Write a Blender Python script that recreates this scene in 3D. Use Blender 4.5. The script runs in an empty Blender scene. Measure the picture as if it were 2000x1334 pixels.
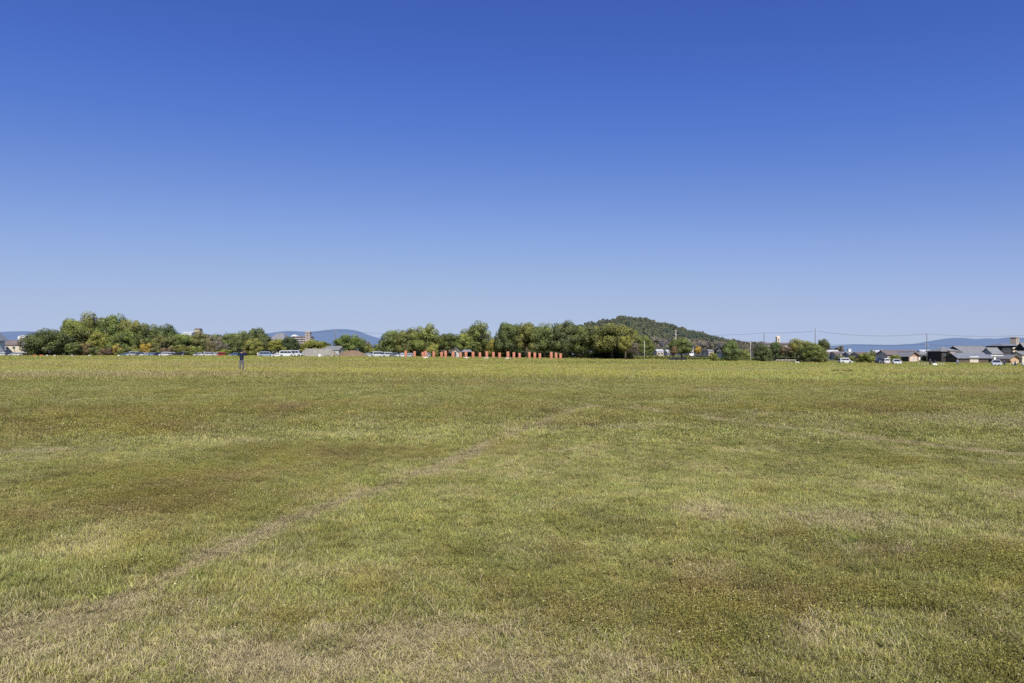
import bpy, bmesh, math, random
import numpy as np
from mathutils import Vector, Matrix

S = bpy.context.scene
COL = S.collection
R = math.radians
random.seed(7)
F, CX, HY, EYE = 1333.0, 1000.0, 691.0, 1.6      # 24 mm lens, eye height 1.6 m

# ------------------------------------------------------------------ terrain
def sst(a, b, t):
    t = np.clip((np.asarray(t, float) - a) / (b - a), 0, 1)
    return t * t * (3 - 2 * t)

def hash2(ix, iy, seed):
    h = (ix.astype(np.int64) * 374761393 + iy.astype(np.int64) * 668265263 + seed * 974634777) & 0xFFFFFFFF
    h = ((h ^ (h >> 13)) * 1274126177) & 0xFFFFFFFF
    h = h ^ (h >> 16)
    return (h & 0xFFFFFF) / float(0xFFFFFF)

def vnoise(x, y, seed=0):
    x = np.asarray(x, float); y = np.asarray(y, float)
    ix = np.floor(x); iy = np.floor(y); fx = x - ix; fy = y - iy
    ux = fx * fx * (3 - 2 * fx); uy = fy * fy * (3 - 2 * fy)
    a = hash2(ix, iy, seed); b = hash2(ix + 1, iy, seed); c = hash2(ix, iy + 1, seed); d = hash2(ix + 1, iy + 1, seed)
    return (a * (1 - ux) + b * ux) * (1 - uy) + (c * (1 - ux) + d * ux) * uy

def fbm(x, y, seed=0, o=4):
    s = 0; a = .5; n = 0
    for k in range(o):
        s = s + a * vnoise(x * 2 ** k, y * 2 ** k, seed + k * 17); n += a; a *= .5
    return s / n

def ground(x, y):
    x = np.asarray(x, float); y = np.asarray(y, float)
    zl = .55 * np.tanh(.0118 * np.maximum(-x, 0) / .55)
    zr = -3.0 * np.tanh(.0132 * np.maximum(x, 0) / 3.0)
    f = sst(20, 120, y) * (1 - .35 * sst(320, 480, y))
    z = (zl + zr) * f
    near = 1 - sst(30, 60, np.hypot(x, y))
    z = z + near * (.06 * (fbm(x * .3, y * .3, 5, 1) - .5))
    return z

def gz(x, y): return float(ground(np.array([x]), np.array([y]))[0])
def wx(px, Y): return (px - CX) / F * Y
def wz(py, Y): return EYE + (HY - py) / F * Y

# ------------------------------------------------------------------ tagging
def tag(o, label=None, cat=None, group=None, kind=None):
    if label: o['label'] = label
    if cat: o['category'] = cat
    if group: o['group'] = group
    if kind: o['kind'] = kind
    return o

def empty(name, loc=(0, 0, 0), rz=0.0):
    o = bpy.data.objects.new(name, None); COL.objects.link(o)
    o.location = loc; o.rotation_euler = (0, 0, rz); o.empty_display_size = .2
    return o

# ------------------------------------------------------------------ materials
def new_mat(name):
    m = bpy.data.materials.new(name); m.use_nodes = True
    nt = m.node_tree
    return m, nt, nt.nodes['Principled BSDF'], nt.nodes['Material Output']

def N(nt, t, **kw):
    n = nt.nodes.new(t)
    for k, v in kw.items(): setattr(n, k, v)
    return n

def mat(name, col, rough=.8, var=.2, scale=1.5, bump=0.0, spec=.3, metal=0.0, haze=0.0, objcol=False, wave=None):
    m, nt, bs, out = new_mat(name)
    L = nt.links.new
    tc = N(nt, 'ShaderNodeTexCoord')
    no = N(nt, 'ShaderNodeTexNoise'); no.inputs['Scale'].default_value = scale; no.inputs['Detail'].default_value = 5
    L(tc.outputs['Object'], no.inputs['Vector'])
    mr = N(nt, 'ShaderNodeMapRange'); mr.inputs[1].default_value = .25; mr.inputs[2].default_value = .75
    mr.inputs[3].default_value = 1 - var; mr.inputs[4].default_value = 1 + var
    L(no.outputs['Fac'], mr.inputs[0])
    mx = N(nt, 'ShaderNodeVectorMath', operation='SCALE')
    if objcol:
        oi = N(nt, 'ShaderNodeObjectInfo'); L(oi.outputs['Color'], mx.inputs[0])
    else:
        mx.inputs[0].default_value = col[:3]
    L(mr.outputs[0], mx.inputs['Scale'])
    src = mx.outputs[0]
    if wave:
        wv = N(nt, 'ShaderNodeTexWave'); wv.bands_direction = wave[0]; wv.inputs['Scale'].default_value = wave[1]
        wv.inputs['Distortion'].default_value = .3
        L(tc.outputs['Object'], wv.inputs['Vector'])
        w2 = N(nt, 'ShaderNodeMapRange'); w2.inputs[3].default_value = .72; w2.inputs[4].default_value = 1.08
        L(wv.outputs['Fac'], w2.inputs[0])
        m2 = N(nt, 'ShaderNodeVectorMath', operation='SCALE'); L(src, m2.inputs[0]); L(w2.outputs[0], m2.inputs['Scale'])
        src = m2.outputs[0]
    L(src, bs.inputs['Base Color'])
    bs.inputs['Roughness'].default_value = rough; bs.inputs['Metallic'].default_value = metal
    bs.inputs['Specular IOR Level'].default_value = spec
    if bump:
        bp = N(nt, 'ShaderNodeBump'); bp.inputs['Strength'].default_value = bump; bp.inputs['Distance'].default_value = .05
        L(no.outputs['Fac'], bp.inputs['Height']); L(bp.outputs[0], bs.inputs['Normal'])
    if haze: add_haze(nt, bs.outputs[0], out, haze)
    return m

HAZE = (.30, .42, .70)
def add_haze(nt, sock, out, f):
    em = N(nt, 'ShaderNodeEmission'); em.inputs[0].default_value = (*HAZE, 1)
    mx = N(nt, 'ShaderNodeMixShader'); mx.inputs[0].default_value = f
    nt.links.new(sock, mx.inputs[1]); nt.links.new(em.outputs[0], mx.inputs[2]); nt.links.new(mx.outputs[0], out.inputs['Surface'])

def soft_normal(nt, sock, k, df):
    g = N(nt, 'ShaderNodeNewGeometry'); sc_ = N(nt, 'ShaderNodeVectorMath', operation='SCALE'); sc_.inputs['Scale'].default_value = k
    if sock is None: sc_.inputs[0].default_value = (0, 0, 1)
    else: nt.links.new(sock, sc_.inputs[0])
    ad = N(nt, 'ShaderNodeVectorMath', operation='ADD'); nt.links.new(g.outputs['Normal'], ad.inputs[0]); nt.links.new(sc_.outputs[0], ad.inputs[1])
    no = N(nt, 'ShaderNodeVectorMath', operation='NORMALIZE'); nt.links.new(ad.outputs[0], no.inputs[0]); nt.links.new(no.outputs[0], df.inputs['Normal'])

def leaf_mat(name, inst=False, haze=0.0):
    m, nt, bs, out = new_mat(name); L = nt.links.new
    if inst:
        src = N(nt, 'ShaderNodeAttribute', attribute_name='tint', attribute_type='INSTANCER').outputs['Vector']
    else:
        src = N(nt, 'ShaderNodeObjectInfo').outputs['Color']
    at = N(nt, 'ShaderNodeAttribute', attribute_name='lc'); sp = N(nt, 'ShaderNodeSeparateXYZ'); L(at.outputs['Vector'], sp.inputs[0])
    a = N(nt, 'ShaderNodeMapRange'); a.inputs[3].default_value = .85; a.inputs[4].default_value = 1.15; L(sp.outputs[0], a.inputs[0])
    b = N(nt, 'ShaderNodeMapRange'); b.inputs[3].default_value = .74; b.inputs[4].default_value = 1.2; L(sp.outputs[1], b.inputs[0])
    mu = N(nt, 'ShaderNodeMath', operation='MULTIPLY'); L(a.outputs[0], mu.inputs[0]); L(b.outputs[0], mu.inputs[1])
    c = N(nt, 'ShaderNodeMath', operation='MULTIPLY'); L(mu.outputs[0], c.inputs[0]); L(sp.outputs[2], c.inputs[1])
    v = N(nt, 'ShaderNodeVectorMath', operation='SCALE'); L(src, v.inputs[0]); L(c.outputs[0], v.inputs['Scale'])
    # warmer leaves on some lobes
    w = N(nt, 'ShaderNodeMix', data_type='RGBA', blend_type='MULTIPLY'); w.inputs['B'].default_value = (1.10, 1.06, .85, 1)
    L(sp.outputs[1], w.inputs['Factor']); L(v.outputs[0], w.inputs['A'])
    df = N(nt, 'ShaderNodeBsdfDiffuse'); tr = N(nt, 'ShaderNodeBsdfTranslucent'); gl = N(nt, 'ShaderNodeBsdfGlossy'); gl.inputs['Roughness'].default_value = .45
    ln = N(nt, 'ShaderNodeAttribute', attribute_name='ln'); vt = N(nt, 'ShaderNodeVectorTransform', vector_type='NORMAL', convert_from='OBJECT', convert_to='WORLD')
    L(ln.outputs['Vector'], vt.inputs[0]); soft_normal(nt, vt.outputs[0], 1.7, df)
    L(w.outputs['Result'], df.inputs[0]); L(w.outputs['Result'], tr.inputs[0])
    m1 = N(nt, 'ShaderNodeMixShader'); m1.inputs[0].default_value = .25; L(df.outputs[0], m1.inputs[1]); L(tr.outputs[0], m1.inputs[2])
    m2 = N(nt, 'ShaderNodeMixShader'); m2.inputs[0].default_value = .035; L(m1.outputs[0], m2.inputs[1]); L(gl.outputs[0], m2.inputs[2])
    nt.nodes.remove(bs)
    if haze: add_haze(nt, m2.outputs[0], out, haze)
    else: L(m2.outputs[0], out.inputs['Surface'])
    return m

def grass_mat(name):
    m, nt, bs, out = new_mat(name); L = nt.links.new
    tint = N(nt, 'ShaderNodeAttribute', attribute_name='tint', attribute_type='INSTANCER').outputs['Vector']
    dry = N(nt, 'ShaderNodeAttribute', attribute_name='dry', attribute_type='INSTANCER').outputs['Fac']
    at = N(nt, 'ShaderNodeAttribute', attribute_name='lc'); sp = N(nt, 'ShaderNodeSeparateXYZ'); L(at.outputs['Vector'], sp.inputs[0])
    lt = N(nt, 'ShaderNodeMath', operation='LESS_THAN'); L(sp.outputs[0], lt.inputs[0]); L(dry, lt.inputs[1])
    st = N(nt, 'ShaderNodeMix', data_type='RGBA'); st.inputs['A'].default_value = (.86, .73, .42, 1); st.inputs['B'].default_value = (.63, .52, .27, 1)
    L(sp.outputs[1], st.inputs['Factor'])
    mx = N(nt, 'ShaderNodeMix', data_type='RGBA'); L(lt.outputs[0], mx.inputs['Factor']); L(tint, mx.inputs['A']); L(st.outputs['Result'], mx.inputs['B'])
    a = N(nt, 'ShaderNodeMapRange'); a.inputs[3].default_value = .48; a.inputs[4].default_value = 1.52; L(sp.outputs[1], a.inputs[0])
    h = N(nt, 'ShaderNodeMapRange'); h.inputs[3].default_value = .38; h.inputs[4].default_value = 1.2; L(sp.outputs[2], h.inputs[0])  # blade feet darkened in the colour, painted shade within the turf
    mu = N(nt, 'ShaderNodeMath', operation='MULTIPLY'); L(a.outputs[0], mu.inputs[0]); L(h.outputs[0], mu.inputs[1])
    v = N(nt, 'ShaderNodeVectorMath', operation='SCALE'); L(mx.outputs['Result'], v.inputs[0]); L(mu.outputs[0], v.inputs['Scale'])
    df = N(nt, 'ShaderNodeBsdfDiffuse'); tr = N(nt, 'ShaderNodeBsdfTranslucent')
    L(v.outputs[0], df.inputs[0]); L(v.outputs[0], tr.inputs[0]); soft_normal(nt, None, 1.0, df)
    m1 = N(nt, 'ShaderNodeMixShader'); m1.inputs[0].default_value = .3; L(df.outputs[0], m1.inputs[1]); L(tr.outputs[0], m1.inputs[2])
    gl = N(nt, 'ShaderNodeBsdfGlossy'); gl.inputs['Roughness'].default_value = .5
    m2 = N(nt, 'ShaderNodeMixShader'); m2.inputs[0].default_value = .012; L(m1.outputs[0], m2.inputs[1]); L(gl.outputs[0], m2.inputs[2])
    nt.nodes.remove(bs); L(m2.outputs[0], out.inputs['Surface'])
    return m

M = {}
M['leaf'] = leaf_mat('leaf')
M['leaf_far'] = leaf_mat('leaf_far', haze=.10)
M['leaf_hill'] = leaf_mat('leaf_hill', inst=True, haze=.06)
M['core'] = mat('crown_core', (.016, .022, .009), 1, .4, 2, spec=0)  # near-black inner shell; its dark colour stands in for shade inside foliage
M['bark'] = mat('bark', (.10, .08, .06), .9, .35, 3, .4)
M['grass'] = grass_mat('grass_blade')
M['paint'] = mat('car_paint', (1, 1, 1), .28, .03, 3, spec=.5, objcol=True)
M['glass'] = mat('car_glass', (.025, .03, .035), .06, .1, 2, spec=.8)
M['pane'] = mat('window_pane', (.06, .075, .09), .12, .3, 1, spec=.6)
M['rubber'] = mat('rubber', (.02, .02, .02), .8, .2, 5)
M['rim'] = mat('alloy_rim', (.45, .46, .48), .35, .1, 8, metal=.7)
M['lamp'] = mat('headlamp_lens', (.75, .78, .8), .15, .05, 4, spec=.6)
M['tail'] = mat('tail_lamp_lens', (.35, .02, .02), .2, .05, 4, spec=.6)
M['plate'] = mat('number_plate', (.75, .75, .72), .5, .05, 4)
M['black'] = mat('black_trim', (.02, .02, .022), .6, .2, 3)
M['column'] = mat('vermilion_paint', (.50, .21, .13), .85, .26, 2.2, .2, spec=.1)
M['stone'] = mat('pale_stone', (.5, .45, .38), .85, .15, 3, .3)
M['conc'] = mat('concrete_pole', (.15, .15, .15), .85, .15, 2, .1)
M['steel'] = mat('galvanised_steel', (.45, .47, .48), .5, .1, 3, metal=.5)
M['white'] = mat('white_paint', (.78, .77, .74), .6, .06, 1)
M['cream'] = mat('cream_wall', (.66, .57, .42), .85, .1, .8)
M['beige'] = mat('beige_wall', (.50, .42, .33), .85, .1, .8)
M['grey'] = mat('grey_wall', (.46, .45, .43), .85, .12, .8)
M['tan'] = mat('tan_wall', (.55, .36, .22), .85, .12, .8)
M['brick'] = mat('brick_wall', (.42, .25, .17), .85, .2, 2, .2)
M['wood'] = mat('burnt_board', (.06, .052, .048), .8, .3, 1, .1, wave=('X', 1.2))
M['woodb'] = mat('brown_board', (.13, .095, .075), .8, .25, 1, .1, wave=('X', 1.2))
M['tile'] = mat('grey_roof_tile', (.265, .265, .26), .6, .18, .8, .1, wave=('X', 1.0))
M['tileb'] = mat('blue_grey_roof_tile', (.235, .245, .27), .55, .18, .8, .1, wave=('X', 1.0))
M['tilebr'] = mat('brown_roof_tile', (.22, .175, .155), .65, .2, .8, .1, wave=('X', 1.0))
M['roofw'] = mat('pale_metal_roof', (.62, .62, .62), .45, .08, .5, wave=('X', .8))
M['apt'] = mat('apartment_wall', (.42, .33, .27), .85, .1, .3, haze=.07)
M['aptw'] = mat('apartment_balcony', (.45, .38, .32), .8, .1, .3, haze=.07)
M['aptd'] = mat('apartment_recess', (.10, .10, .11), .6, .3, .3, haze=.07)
M['shutter'] = mat('pale_shutter', (.70, .60, .50), .6, .06, 1, wave=('Z', 3))
M['gravel'] = mat('grey_gravel', (.27, .255, .215), .95, .6, 4, 1.0)
M['soil'] = mat('brown_soil', (.22, .155, .095), .95, .5, 3, .8)
M['orange'] = mat('orange_plastic', (.50, .18, .07), .5, .1, 2)
M['skin'] = mat('skin', (.45, .28, .2), .6, .08, 6)
M['hair'] = mat('dark_hair', (.012, .011, .011), .5, .2, 10)
M['cloth'] = mat('cloth', (1, 1, 1), .9, .2, 6, objcol=True)
M['plastic'] = mat('dark_plastic', (.03, .03, .032), .4, .1, 5)

# ------------------------------------------------------------------ mesh builder
class MB:
    def __init__(s): s.v = []; s.f = []; s.m = []
    def add(s, vs, fs, mi=0):
        o = len(s.v); s.v += [tuple(v) for v in vs]
        s.f += [tuple(i + o for i in f) for f in fs]; s.m += [mi] * len(fs); return s
    def box(s, x0, x1, y0, y1, z0, z1, mi=0):
        return s.add([(x0, y0, z0), (x1, y0, z0), (x1, y1, z0), (x0, y1, z0), (x0, y0, z1), (x1, y0, z1), (x1, y1, z1), (x0, y1, z1)],
                     [(0, 3, 2, 1), (4, 5, 6, 7), (0, 1, 5, 4), (1, 2, 6, 5), (2, 3, 7, 6), (3, 0, 4, 7)], mi)
    def poly(s, pts, mi=0): return s.add(pts, [tuple(range(len(pts)))], mi)
    def tube(s, pts, rad, n=8, mi=0, cap=True):
        pts = [Vector(p) for p in pts]; k = len(pts)
        if not hasattr(rad, '__len__'): rad = [rad] * k
        vs = []; up = Vector((0, 0, 1))
        for i, p in enumerate(pts):
            d = (pts[min(i + 1, k - 1)] - pts[max(i - 1, 0)]).normalized()
            a = d.cross(up if abs(d.z) < .95 else Vector((1, 0, 0))).normalized(); b = d.cross(a)
            for j in range(n):
                t = 2 * math.pi * j / n
                vs.append(p + (a * math.cos(t) + b * math.sin(t)) * rad[i])
        fs = [(i * n + j, i * n + (j + 1) % n, (i + 1) * n + (j + 1) % n, (i + 1) * n + j) for i in range(k - 1) for j in range(n)]
        if cap: fs += [tuple(range(n))[::-1], tuple((k - 1) * n + j for j in range(n))]
        return s.add(vs, fs, mi)
    def disc_y(s, x, y, z, r, w, n=16, mi=0):       # short cylinder, axis along y
        return s.tube([(x, y - w / 2, z), (x, y + w / 2, z)], r, n, mi)
    def ball(s, c, r, n=8, mi=0):
        c = Vector(c); r = Vector(r) if hasattr(r, '__len__') else Vector((r, r, r))
        vs = []; fs = []
        for i in range(n + 1):
            th = math.pi * i / n
            for j in range(n * 2):
                ph = math.pi * j / n
                vs.append((c.x + r.x * math.sin(th) * math.cos(ph), c.y + r.y * math.sin(th) * math.sin(ph), c.z + r.z * math.cos(th)))
        w = n * 2
        for i in range(n):
            for j in range(w): fs.append((i * w + j, (i + 1) * w + j, (i + 1) * w + (j + 1) % w, i * w + (j + 1) % w))
        return s.add(vs, fs, mi)
    def mesh(s, name, mats, smooth=False):
        me = bpy.data.meshes.new(name); me.from_pydata(s.v, [], s.f)
        for m in (mats if isinstance(mats, (list, tuple)) else [mats]): me.materials.append(m)
        if any(s.m): me.polygons.foreach_set('material_index', s.m)
        if smooth: me.polygons.foreach_set('use_smooth', [True] * len(s.f))
        me.update(); return me
    def build(s, name, mats, parent=None, smooth=False):
        return link(name, s.mesh(name, mats, smooth), parent)

def link(name, me, parent=None):
    o = bpy.data.objects.new(name, me); COL.objects.link(o)
    if parent: o.parent = parent
    return o

def np_mesh(name, verts, faces, mats, lc=None, mi=None, ln=None):
    """faces: (n,k) int array"""
    me = bpy.data.meshes.new(name); nv = len(verts); nf, k = faces.shape
    me.vertices.add(nv); me.vertices.foreach_set('co', np.asarray(verts, np.float32).ravel())
    me.loops.add(nf * k); me.loops.foreach_set('vertex_index', faces.astype(np.int32).ravel())
    me.polygons.add(nf); me.polygons.foreach_set('loop_start', np.arange(0, nf * k, k, dtype=np.int32))
    for m in (mats if isinstance(mats, (list, tuple)) else [mats]): me.materials.append(m)
    if mi is not None: me.polygons.foreach_set('material_index', mi.astype(np.int32))
    me.update(calc_edges=True)
    if lc is not None:
        a = me.attributes.new('lc', 'FLOAT_VECTOR', 'POINT'); a.data.foreach_set('vector', np.asarray(lc, np.float32).ravel())
    if ln is not None:
        a = me.attributes.new('ln', 'FLOAT_VECTOR', 'POINT'); a.data.foreach_set('vector', np.asarray(ln, np.float32).ravel())
    return me

def copy_tree(o, parent=None):
    c = o.copy(); COL.objects.link(c); c.parent = parent
    for ch in list(o.children): copy_tree(ch, c)
    return c

# ------------------------------------------------------------------ camera, light, sky
cam = bpy.data.cameras.new('camera'); co = bpy.data.objects.new('camera', cam); COL.objects.link(co)
co.location = (0, 0, EYE); co.rotation_euler = (R(90), 0, 0)
cam.lens = 24; cam.sensor_width = 36; cam.shift_y = (HY - 667) / 2000; cam.clip_start = .1; cam.clip_end = 60000
S.camera = co

ELEV, AZ = R(43), R(170)
tos = Vector((math.sin(AZ) * math.cos(ELEV), math.cos(AZ) * math.cos(ELEV), math.sin(ELEV)))
sl = bpy.data.lights.new('sun', 'SUN'); sl.energy = 5.0; sl.angle = R(.5); sl.color = (1, .955, .88)
so = bpy.data.objects.new('sun', sl); COL.objects.link(so); so.rotation_euler = tos.to_track_quat('Z', 'Y').to_euler(); so.location = (0, -20, 40)

w = bpy.data.worlds.new('World'); S.world = w; w.use_nodes = True
nt = w.node_tree; bg = nt.nodes['Background']
sk = N(nt, 'ShaderNodeTexSky', sky_type='NISHITA'); sk.sun_disc = False; sk.sun_elevation = ELEV; sk.sun_rotation = AZ
sk.air_density = 1; sk.dust_density = 0; sk.ozone_density = 6
sc = N(nt, 'ShaderNodeVectorMath', operation='SCALE'); sc.inputs['Scale'].default_value = .1
cv = N(nt, 'ShaderNodeRGBCurve')
pts = [[(0, 0), (.089, .051), (.124, .080), (.205, .181), (.296, .283), (.521, .405), (1, .43)],
       [(0, 0), (.175, .119), (.238, .174), (.376, .305), (.515, .418), (.753, .512), (1, .54)],
       [(0, 0), (.20, .26), (.361, .456), (.462, .578), (.651, .686), (.783, .745), (.855, .735), (1, .76)]]
for ci, pl in enumerate(pts):
    c = cv.mapping.curves[ci]
    c.points[0].location = pl[0]; c.points[1].location = pl[-1]
    for p in pl[1:-1]: c.points.new(*p)
cv.mapping.update()
nt.links.new(sk.outputs[0], sc.inputs[0]); nt.links.new(sc.outputs[0], cv.inputs['Color'])
sc2 = N(nt, 'ShaderNodeVectorMath', operation='SCALE'); sc2.inputs['Scale'].default_value = 10
nt.links.new(cv.outputs[0], sc2.inputs[0]); nt.links.new(sc2.outputs[0], bg.inputs[0]); bg.inputs[1].default_value = .1

S.view_settings.view_transform = 'Standard'; S.view_settings.look = 'None'; S.view_settings.exposure = 0
S.render.engine = 'CYCLES'
cy = S.cycles; cy.max_bounces = 5; cy.diffuse_bounces = 3; cy.glossy_bounces = 2; cy.transmission_bounces = 3; cy.use_denoising = False
cy.sample_clamp_indirect = 4

# ------------------------------------------------------------------ the field: colours
def py2y(py): return EYE * F / (py - HY)
def blob(px, py, rx, ry):
    Y = py2y(py); return (wx(px, Y), Y, rx / F * Y, EYE * F / (py - HY) ** 2 * ry)

LEAFY = [blob(*b) for b in [(1150, 1120, 330, 90), (1380, 1190, 170, 55), (300, 935, 260, 38), (600, 880, 250, 22), (120, 830, 230, 22), (330, 980, 170, 28),
         (880, 1080, 150, 45), (1880, 1080, 170, 45), (1700, 1170, 130, 35), (1250, 1040, 260, 40), (1920, 1270, 120, 50), (1050, 830, 150, 8), (1500, 870, 160, 14), (1750, 900, 120, 10),
         (500, 800, 160, 7), (1300, 780, 200, 6), (1750, 800, 200, 8), (680, 1130, 120, 25)]]
GREEN = [blob(*b) for b in [(130, 1080, 200, 60), (760, 1000, 130, 40), (560, 1120, 200, 45), (1400, 985, 300, 36), (1720, 950, 280, 40), (1100, 905, 220, 30), (1300, 940, 200, 25),
         (850, 850, 300, 25), (1800, 1040, 160, 30), (1250, 870, 200, 20), (420, 860, 140, 12), (1700, 1250, 200, 60), (250, 1300, 260, 60)]]
STRAW = [blob(*b) for b in [(150, 1205, 200, 42), (60, 1265, 140, 40), (800, 1235, 260, 26), (980, 1305, 330, 40), (1500, 1215, 90, 35), (1390, 1000, 90, 16), (1350, 1110, 70, 14),
         (1620, 1015, 160, 20), (1700, 1070, 160, 12), (1960, 822, 110, 14), (1850, 762, 130, 4), (1800, 815, 50, 5), (480, 1290, 200, 35), (1390, 762, 40, 3), (60, 885, 110, 8)]]
PATH = [(0, 1240), (170, 1192), (300, 1142), (350, 1115), (500, 1050), (570, 1022), (650, 990), (720, 966), (800, 935), (870, 905), (930, 880), (1000, 850), (1060, 826), (1120, 802), (1172, 792)]
PSTR = [1, .9, .5, .8, .95, .5, .8, .55, .42, .6, .9, .8, .45, .95, 1]
PSTR2 = [1, .95, .95, .8, .75, .85, .7]
PATH2 = [(1172, 792), (1300, 804), (1450, 825), (1600, 843), (1700, 860), (1850, 875), (2010, 892)]
PATH3 = [(0, 832), (90, 826), (180, 818)]
def topath(P): return [(wx(px, py2y(py)), py2y(py)) for px, py in P]
def segdist(x, y, P, W=None):
    d = np.full(x.shape, 1e9); w_ = np.zeros(x.shape)
    for k, ((x0, y0), (x1, y1)) in enumerate(zip(P[:-1], P[1:])):
        dx, dy = x1 - x0, y1 - y0
        t = np.clip(((x - x0) * dx + (y - y0) * dy) / (dx * dx + dy * dy), 0, 1)
        dd = np.hypot(x - x0 - t * dx, y - y0 - t * dy)
        if W: w_ = np.where(dd < d, W[k] * (1 - t) + W[k + 1] * t, w_)
        d = np.minimum(d, dd)
    return (d, w_) if W else d
def blobs(x, y, B):
    s = np.zeros(x.shape)
    for bx, by, rx, ry in B:
        s = np.maximum(s, np.exp(-(((x - bx) / rx) ** 2 + ((y - by) / ry) ** 2)))
    return s

C = {k: np.array(v) for k, v in dict(green=(.40, .398, .108), light=(.555, .535, .175), olive=(.365, .335, .090), brown=(.36, .29, .118),
     straw=(.80, .69, .40), far=(.455, .437, .098), fard=(.345, .325, .080), moss=(.44, .36, .045)).items()}
def mixc(a, b, t): return a * (1 - t[:, None]) + b * t[:, None]

def field(x, y):
    x = np.asarray(x, float); y = np.asarray(y, float)
    wxx = x + .5 * (fbm(x * 1.3, y * 1.3, 31, 3) - .5); wyy = y + .5 * (fbm(x * 1.3, y * 1.3, 47, 3) - .5)
    n1 = fbm(x * .35, y * .35, 1, 4); n2 = fbm(x * 1.4, y * 1.4, 2, 3); n3 = fbm(x * .09, y * .16, 3, 4); n4 = fbm(x * 4, y * 4, 4, 2)
    t = np.tile(C['green'], (len(x), 1))
    t = mixc(t, C['light'], np.clip((n2 - .4) * 2.2, 0, .8))
    lf = np.clip(blobs(wxx, wyy, LEAFY) * 1.0 + (n1 - .56) * 2.6 + (n4 - .5) * .7 + (n2 - .5) * .9, 0, 1)
    gr = np.clip(blobs(wxx, wyy, GREEN) * 1.1 + (n4 - .5) * .4, 0, 1)
    lf = np.clip(lf - gr * .6, 0, 1)
    midz = sst(9, 22, y) * (1 - sst(38, 60, y))
    lf = np.clip(lf + midz * np.clip((n3 - .42) * 2.4, 0, .65), 0, 1)
    ol = mixc(np.tile(C['olive'], (len(x), 1)), C['brown'], np.clip((fbm(x * .8, y * .8, 8, 3) - .38) * 3, 0, 1))
    t = t * (1 - lf[:, None]) + ol * lf[:, None]
    t = mixc(t, C['light'], gr * .30)
    t = t * (.74 + .52 * fbm(x * 1.5, y * .9, 101, 3))[:, None] * (.86 + .28 * fbm(x * 5, y * 4, 102, 2))[:, None]
    st = np.clip(blobs(wxx, wyy, STRAW) * 1.2 + (n4 - .5) * .8, 0, 1)
    nearst = (1 - sst(3.5, 4.9, y)) * .17
    dry = np.clip(st * .55 + nearst * (.4 + n2) + np.clip((n2 - .58) * 1.6, 0, .3) + .08, 0, .96)
    d1, w1 = segdist(x, y, topath(PATH), PSTR); d2, w2 = segdist(x, y, topath(PATH2), PSTR2); d3 = segdist(x, y, topath(PATH3))
    nn = fbm(x * 2.6, y * 2.6, 21, 3) - .5
    p1 = np.clip(1.5 - d1 / (.07 + .008 * y + .22 * nn) , 0, 1) * w1
    p2 = np.clip(1.5 - d2 / (.09 + .010 * y + .22 * nn), 0, 1) * w2
    p = np.clip(np.maximum(p1, p2), 0, 1)
    worn = np.clip(np.maximum(p, np.clip(st - .35, 0, 1) * .6), 0, 1)
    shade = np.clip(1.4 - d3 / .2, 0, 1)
    edge = np.exp(-((d1 - .55) / .22) ** 2) + np.exp(-((d2 - .55) / .25) ** 2)  # path edges: taller grass, its shadow painted as a darker tint
    dry = np.clip(dry + p * .8, 0, .97)
    moss = p * np.clip((fbm(x * 3, y * 3, 90, 2) - .45) * 5, 0, 1)
    t = mixc(t, C['straw'], p * .7); t = mixc(t, C['moss'], moss * .9)
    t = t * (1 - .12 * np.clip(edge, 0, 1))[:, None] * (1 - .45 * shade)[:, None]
    # taller pale grass further out
    fz = sst(26, 46, y + 10 * (n3 - .5))
    ft = mixc(np.tile(C['far'], (len(x), 1)), C['fard'], np.clip((fbm(x * .05, y * .07, 12, 4) - .43) * 4.5, 0, 1))
    band = np.clip((fbm(x * .03, y * .13, 13, 3) - .48) * 6, 0, 1) * sst(24, 32, y) * (1 - sst(75, 130, y))
    ft = mixc(ft, C['brown'] * 1.0, band * .85)
    ft = mixc(ft, C['light'] * np.array([.8, .98, .7]), np.clip((fbm(x * .04, y * .09, 14, 3) - .55) * 4, 0, .6))
    t = mixc(t, np.zeros(3), fz * 0) * (1 - fz[:, None]) + ft * fz[:, None]
    dry = dry * (1 - fz) + (.16 + .25 * band) * fz
    height = (1 - .75 * worn) * (.75 + .6 * n1) * (1 + .35 * np.clip(edge, 0, 1)) * (1 + .25 * gr) * (1 - .25 * (1 - sst(3.5, 4.8, y)))
    return t, dry, lf * (1 - fz) * (1 - worn), worn, height, fz

# ------------------------------------------------------------------ ground sheet
def grid_axis(n, ext, a, c):
    u = np.linspace(-math.asinh(ext / a), math.asinh(ext / a), n)
    return a * np.sinh(u) + c
gx = grid_axis(430, 16000, 3.0, .5); gy = grid_axis(430, 16000, 4.0, 8.0)
GX, GY = np.meshgrid(gx, gy); gxx, gyy = GX.ravel(), GY.ravel()
zz = ground(gxx, gyy) - .032 * (1 - sst(20, 40, np.hypot(gxx, gyy)))
nx, ny = len(gx), len(gy)
ii = (np.arange(ny - 1)[:, None] * nx + np.arange(nx - 1)[None, :]).ravel()
gm_faces = np.stack([ii, ii + 1, ii + 1 + nx, ii + nx], 1)
m, nt, bs, out = new_mat('field_soil'); L = nt.links.new
at = N(nt, 'ShaderNodeAttribute', attribute_name='lc'); ge = N(nt, 'ShaderNodeNewGeometry')
n1 = N(nt, 'ShaderNodeTexNoise'); n1.inputs['Scale'].default_value = 60; n1.inputs['Detail'].default_value = 6; n1.inputs['Roughness'].default_value = .7
n2 = N(nt, 'ShaderNodeTexNoise'); n2.inputs['Scale'].default_value = 3.5; n2.inputs['Detail'].default_value = 8; n2.inputs['Roughness'].default_value = .7
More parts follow.
